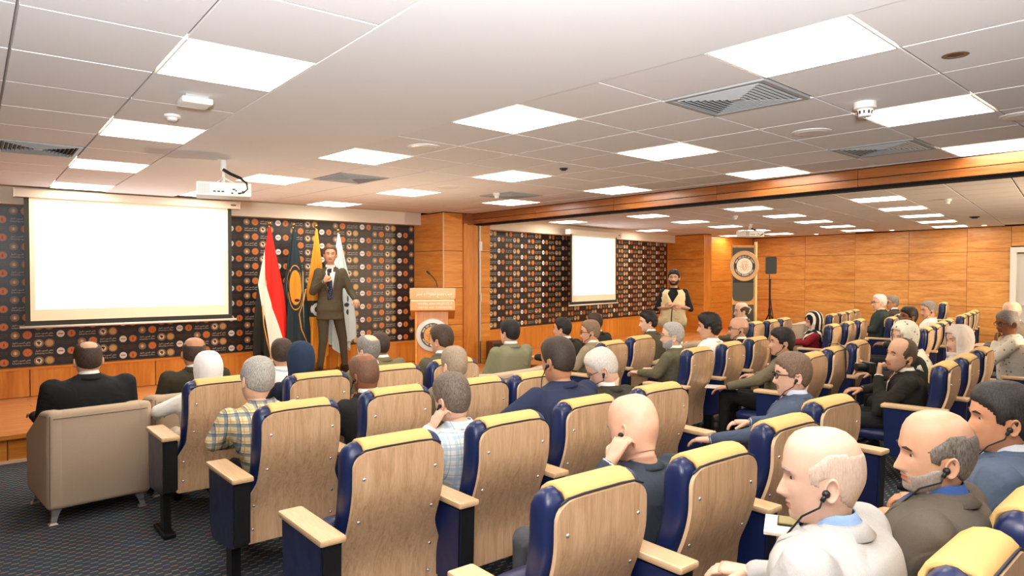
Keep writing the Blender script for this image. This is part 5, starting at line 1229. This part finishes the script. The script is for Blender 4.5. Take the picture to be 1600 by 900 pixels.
person('white haired man with glasses and a dark suit by the timber wall', (10.86, 4.60, 1.17), 44, 0, 0, 1.0, sp(10.75, 4.6), byaw=20, skin=FAIR, hair=hr('short', WHT), thick=.01, top=(52, 62, 62), shirt=(220, 200, 170), glasses=('dark', 1))
person('man with glasses directly behind the white haired man', (11.86, 4.82, 1.13), 46, 0, 0, .95, sp(11.75, 4.85), byaw=20, skin=TAN, hair=hr('short', SLT), top=(70, 66, 60), glasses=('dark', 1.2))
person('dark skinned man with black hair at the end of the far row', (8.72, 3.36, 1.1), 52, 0, 0, 1.0, sp(8.6, 3.35), byaw=20, skin=DRK, hair=hr('low', BLK), thick=.012, top=(60, 58, 56), beard=((30, 26, 24), .003))
person('grey haired man in a white shirt, far block', (10.3, 3.72, 1.11), 48, 6, 0, 1.0, sp(10.2, 3.75), byaw=20, skin=MED, hair=hr('short', SLT), top=(236, 230, 216), shirt=(236, 230, 216), kind='shirt', ears='L')
person('woman in a white flowered headscarf and dark coat holding a camera', (6.02, 2.35, 1.09), 66, 4, -6, 1.05, sp(6.0, 2.2), byaw=30, skin=FAIR, scarf=((242, 236, 214), 'floral'), hair=None, top=(52, 50, 46), kind='shirt', ears='',
       arms={'L': ((-.06, .2, -.16), (.02, .36, -.1), (.3, 1, .1), (1, 0, 0), .8)})
person('man in a black suit with a raised fist at his chin and an earpiece', (5.17, 2.04, 1.03), 58, -6, -8, 1.05, sp(5.2, 2.0), byaw=26, skin=MED, hair=hr('short', ((54, 42, 34), (104, 86, 70)), 'recede'), thick=.006, top=(42, 40, 36), shirt=(236, 226, 212), ears='L', tie=(150, 40, 40), build=1.1,
       arms={'L': ((-.0, .20, -.21), (0, 0, 0), (.1, -.1, .95), (.1, -1, .1), 1.6, (-.01, .15, -.16))})
person('woman in a pale pink headscarf facing left', (6.70, 2.18, 1.03), 54, 2, 0, 1.08, sp(6.62, 2.15), byaw=20, skin=FAIR, scarf=((238, 226, 216), None), hair=None, top=(150, 140, 130), kind='shirt', ears='')
person('dark skinned man with glasses and a patterned white shirt, hand at his mouth', (7.50, 2.05, 1.15), 50, 6, 0, 1.0, sp(7.65, 2.02), byaw=16, skin=DRK, hair=hr('low', SLT), thick=.008, top=(238, 232, 216), pat='floral', shirt=(238, 232, 216), kind='shirt', glasses=('dark', 1), arms={'L': ((-.02, .18, -.2), (0, 0, 0), (.1, -.1, .95), (.1, -1, .1), 1.3, (-.01, .14, -.17))}, build=1.15)
person('bald man at the right edge behind the man in the patterned shirt', (9.1, 2.45, 1.18), 40, 0, 0, 1.0, sp(9.2, 2.4), byaw=16, skin=FAIR, hair=hr('short', GRY, 'ring'), thick=.003, top=(120, 110, 100))
# nearest figures
person('balding man with grey side hair, stubble and dark brown jacket, second nearest at the right', (2.05, .72, 1.12), 40, 2, -4, 1.0, sp(2.16, .82, .42), byaw=6, skin=(216, 172, 142), hair=hr('low', ((70, 62, 56), (140, 132, 124)), 'top'), thick=.008, top=(94, 86, 76), shirt=(60, 90, 150), ears='L', beard=((148, 136, 126), .0018), build=1.12,
       arms={'L': ((-.06, .14, -.2), (.02, .30, -.12), (.3, 1, .1), (0, 0, -1), .6)})
person('nearest bald man in a pale grey jacket with an earpiece', (1.59, .80, 1.125), 34, 4, 2, 1.0, sp(1.68, .80, .42), byaw=8, skin=(232, 194, 170), hair=hr('low', ((196, 166, 144), (220, 198, 180)), 'top'), thick=.0022, top=(186, 184, 180), shirt=(150, 180, 220), ears='L', build=1.2,
       arms={'L': ((-.02, .10, -.22), (.10, .24, -.24), (.5, 1, -.1), (0, 0, -1), .6)})
person('black haired man in a blue grey suit cut by the right edge', (2.66, .74, 1.13), 34, 0, 0, 1.0, sp(2.74, .82, .42), byaw=6, skin=(216, 160, 124), hair=hr('low', ((26, 22, 22), (66, 62, 60))), thick=.012, top=(84, 98, 118), shirt=(220, 226, 236), ears='L', build=1.1)
person('shiny bald man in a dark grey suit holding his left ear', (1.99, 1.73, 1.02), 8, 20, 8, 1.1, sp(2.06, 1.70, .45), skin=(238, 192, 164), hair=None, top=(60, 68, 80), legs=(88, 88, 92), shirt=(226, 224, 230), ears='L', build=1.12,
       arms={'L': ((-.17, .10, -.16), (0, 0, 0), (.5, -.12, .8), (1, -.2, -.1), .9, (-.15, .02, -.115)), 'kneeL': (-.34, .42, .02), 'kneeR': (.12, .42, .02)})
# the speaker on the stage
t_, M_, L_, NB_, F_, R_ = person('standing speaker in a dark grey suit and polka dot tie holding a microphone', (3.90, 8.68, 1.865), 156, 2, 0, .95, (3.92, 8.74, 1.14), byaw=156, skin=MED, hair=hr('short', ((74, 48, 34), (112, 80, 58))), thick=.010, top=(82, 76, 60), legs=(72, 66, 52), shirt=(246, 242, 234), tie=(44, 48, 72), build=.98, lean=.15, nb=.19, vox=.012,
       arms={'R': ((.07, .06, -.25), (-.08, .25, -.11), (-.5, .15, .8), (-.55, -.8, .1), 1.35), 'L': ((-.11, .02, -.26), (-.17, .22, -.36), (-.1, .8, -.4), (0, -.3, -1), .6)},
       stand={'z': .25, 'knee': [(.17, -.02, .47), (-.11, -.02, .47)], 'foot': [(.21, .0, .09), (-.15, .0, .09)], 'dir': [(.1, -1, 0), (-.6, -.8, 0)]})
HANDR = Vector((3.92, 8.74, .25)) + L_[1][2] + (R_ * -.5 + F_ * .15 + Zv * .8).normalized() * .065 + (R_ * -.55 - F_ * .8) * .028
t_, M_, L_, NB_, F_, R_ = person('standing bearded man with folded arms in a cream vest, far room', (8.93, 6.93, 1.545), 122, 2, 0, .97, (8.95, 6.97, .86), byaw=122, skin=MED, hair=hr('low', BLK), thick=.014, top=(34, 34, 34), shirt=(34, 34, 34), legs=(98, 116, 128), kind='tshirt', vest=(234, 214, 168), beard=((30, 24, 20), .012), build=1.05, lean=.1, nb=.18,
       arms={'R': ((.10, .05, -.26), (-.16, .23, -.22), (-1, .1, .1), (0, -.5, -.5), .4), 'L': ((-.10, .05, -.26), (.14, .26, -.18), (1, .05, .15), (0, -.5, -.5), .4)},
       stand={'z': 0, 'knee': [(-.06, -.08, .46), (.06, .1, .46)], 'foot': [(-.08, -.1, .09), (.08, .12, .09)], 'dir': [(-.85, -.5, 0), (-.85, -.3, 0)]})
# bare upper limbs of the vest wearer are part of the body; add the sleeves' hem is inside the t shirt
# ---- held and resting things
mic = thing('microphone', 'black handheld microphone held by the speaker on the stage', 'microphone', HANDR)
mic.rotation_euler = (radians(-18), radians(12), 0)
def hand_pos(): return None
bm = bmesh.new(); tube(bm, [(.0, .0, -.13), (0, 0, .04), (.0, 0, .07)], [.013, .017, .02], 12); obj('handle', bm, BLACK, mic, True)
bm = bmesh.new(); ball(bm, (0, 0, .09), (.025, .025, .03), 12); obj('grille_head', bm, mk('grille_black', (40, 40, 42), .5, .5), mic, True)
t_ = thing('paper', 'white sheet on the knee of the man in the grey blazer', 'paper', (5.33, 3.6, .585), .5); obj('sheet', bx(-.1, .1, -.14, .14, 0, .003), WPLAST, t_)
t_ = thing('notebook', 'pale open notebook in front of the balding man with stubble', 'notebook', (2.2, 1.17, .74), .5); obj('pages', bx(-.09, .09, -.12, .12, 0, .012, bev=.003), mk('paper_cream', (244, 232, 214), .7), t_)
t_ = thing('phone', 'phone in a gold green case lying on the notebook', 'phone', (2.22, 1.18, .752), .5); obj('case', bx(-.04, .04, -.078, .078, 0, .01, bev=.004), mk('phone_gold', (150, 138, 84), .3, .4), t_); obj('bumper', bx(-.042, .042, -.08, .08, .002, .007), BLACK, t_)
t_ = thing('camera', 'black camera held by the woman in the flowered headscarf', 'camera', (6.16, 2.69, .79), .9); obj('camera_body', bx(-.07, .07, -.03, .03, -.045, .045, bev=.01), BLACK, t_)
bm = bmesh.new(); tube(bm, [(0, .03, 0), (0, .11, 0)], .035, 16); obj('lens', bm, BLACK, t_)
# shoulder bag strap over an empty seat
t_ = thing('shoulder_bag', 'black bag hanging by its strap from an empty seat of the middle block', 'bag', (6.22, 2.97, -.1), radians(9))
bm = bmesh.new(); pts = [(.10, .17, .80), (.10, .16, .95), (.10, .13, 1.045), (.10, .05, 1.06), (.10, -.012, 1.02), (.10, -.02, .9), (.09, -.02, .7), (.08, -.01, .55)]
loft(bm, [[Vector(p) + Vector((sx, 0, 0)) for sx in (-.016, .016)] for p in pts], 0, cap=False, closed=False); o = obj('strap', bm, BLACK, t_); md = o.modifiers.new('thickness', 'SOLIDIFY'); md.thickness = .005
bm = bmesh.new(); rrect(bm, -.1, .17, -.04, .04, .32, .58, .04, M=Matrix.Translation((0, -.02, 0)) @ Matrix.Diagonal((.6, 1, 1, 1))); obj('bag_body', bm, mk('bag_cloth', (34, 32, 34), .8), t_)
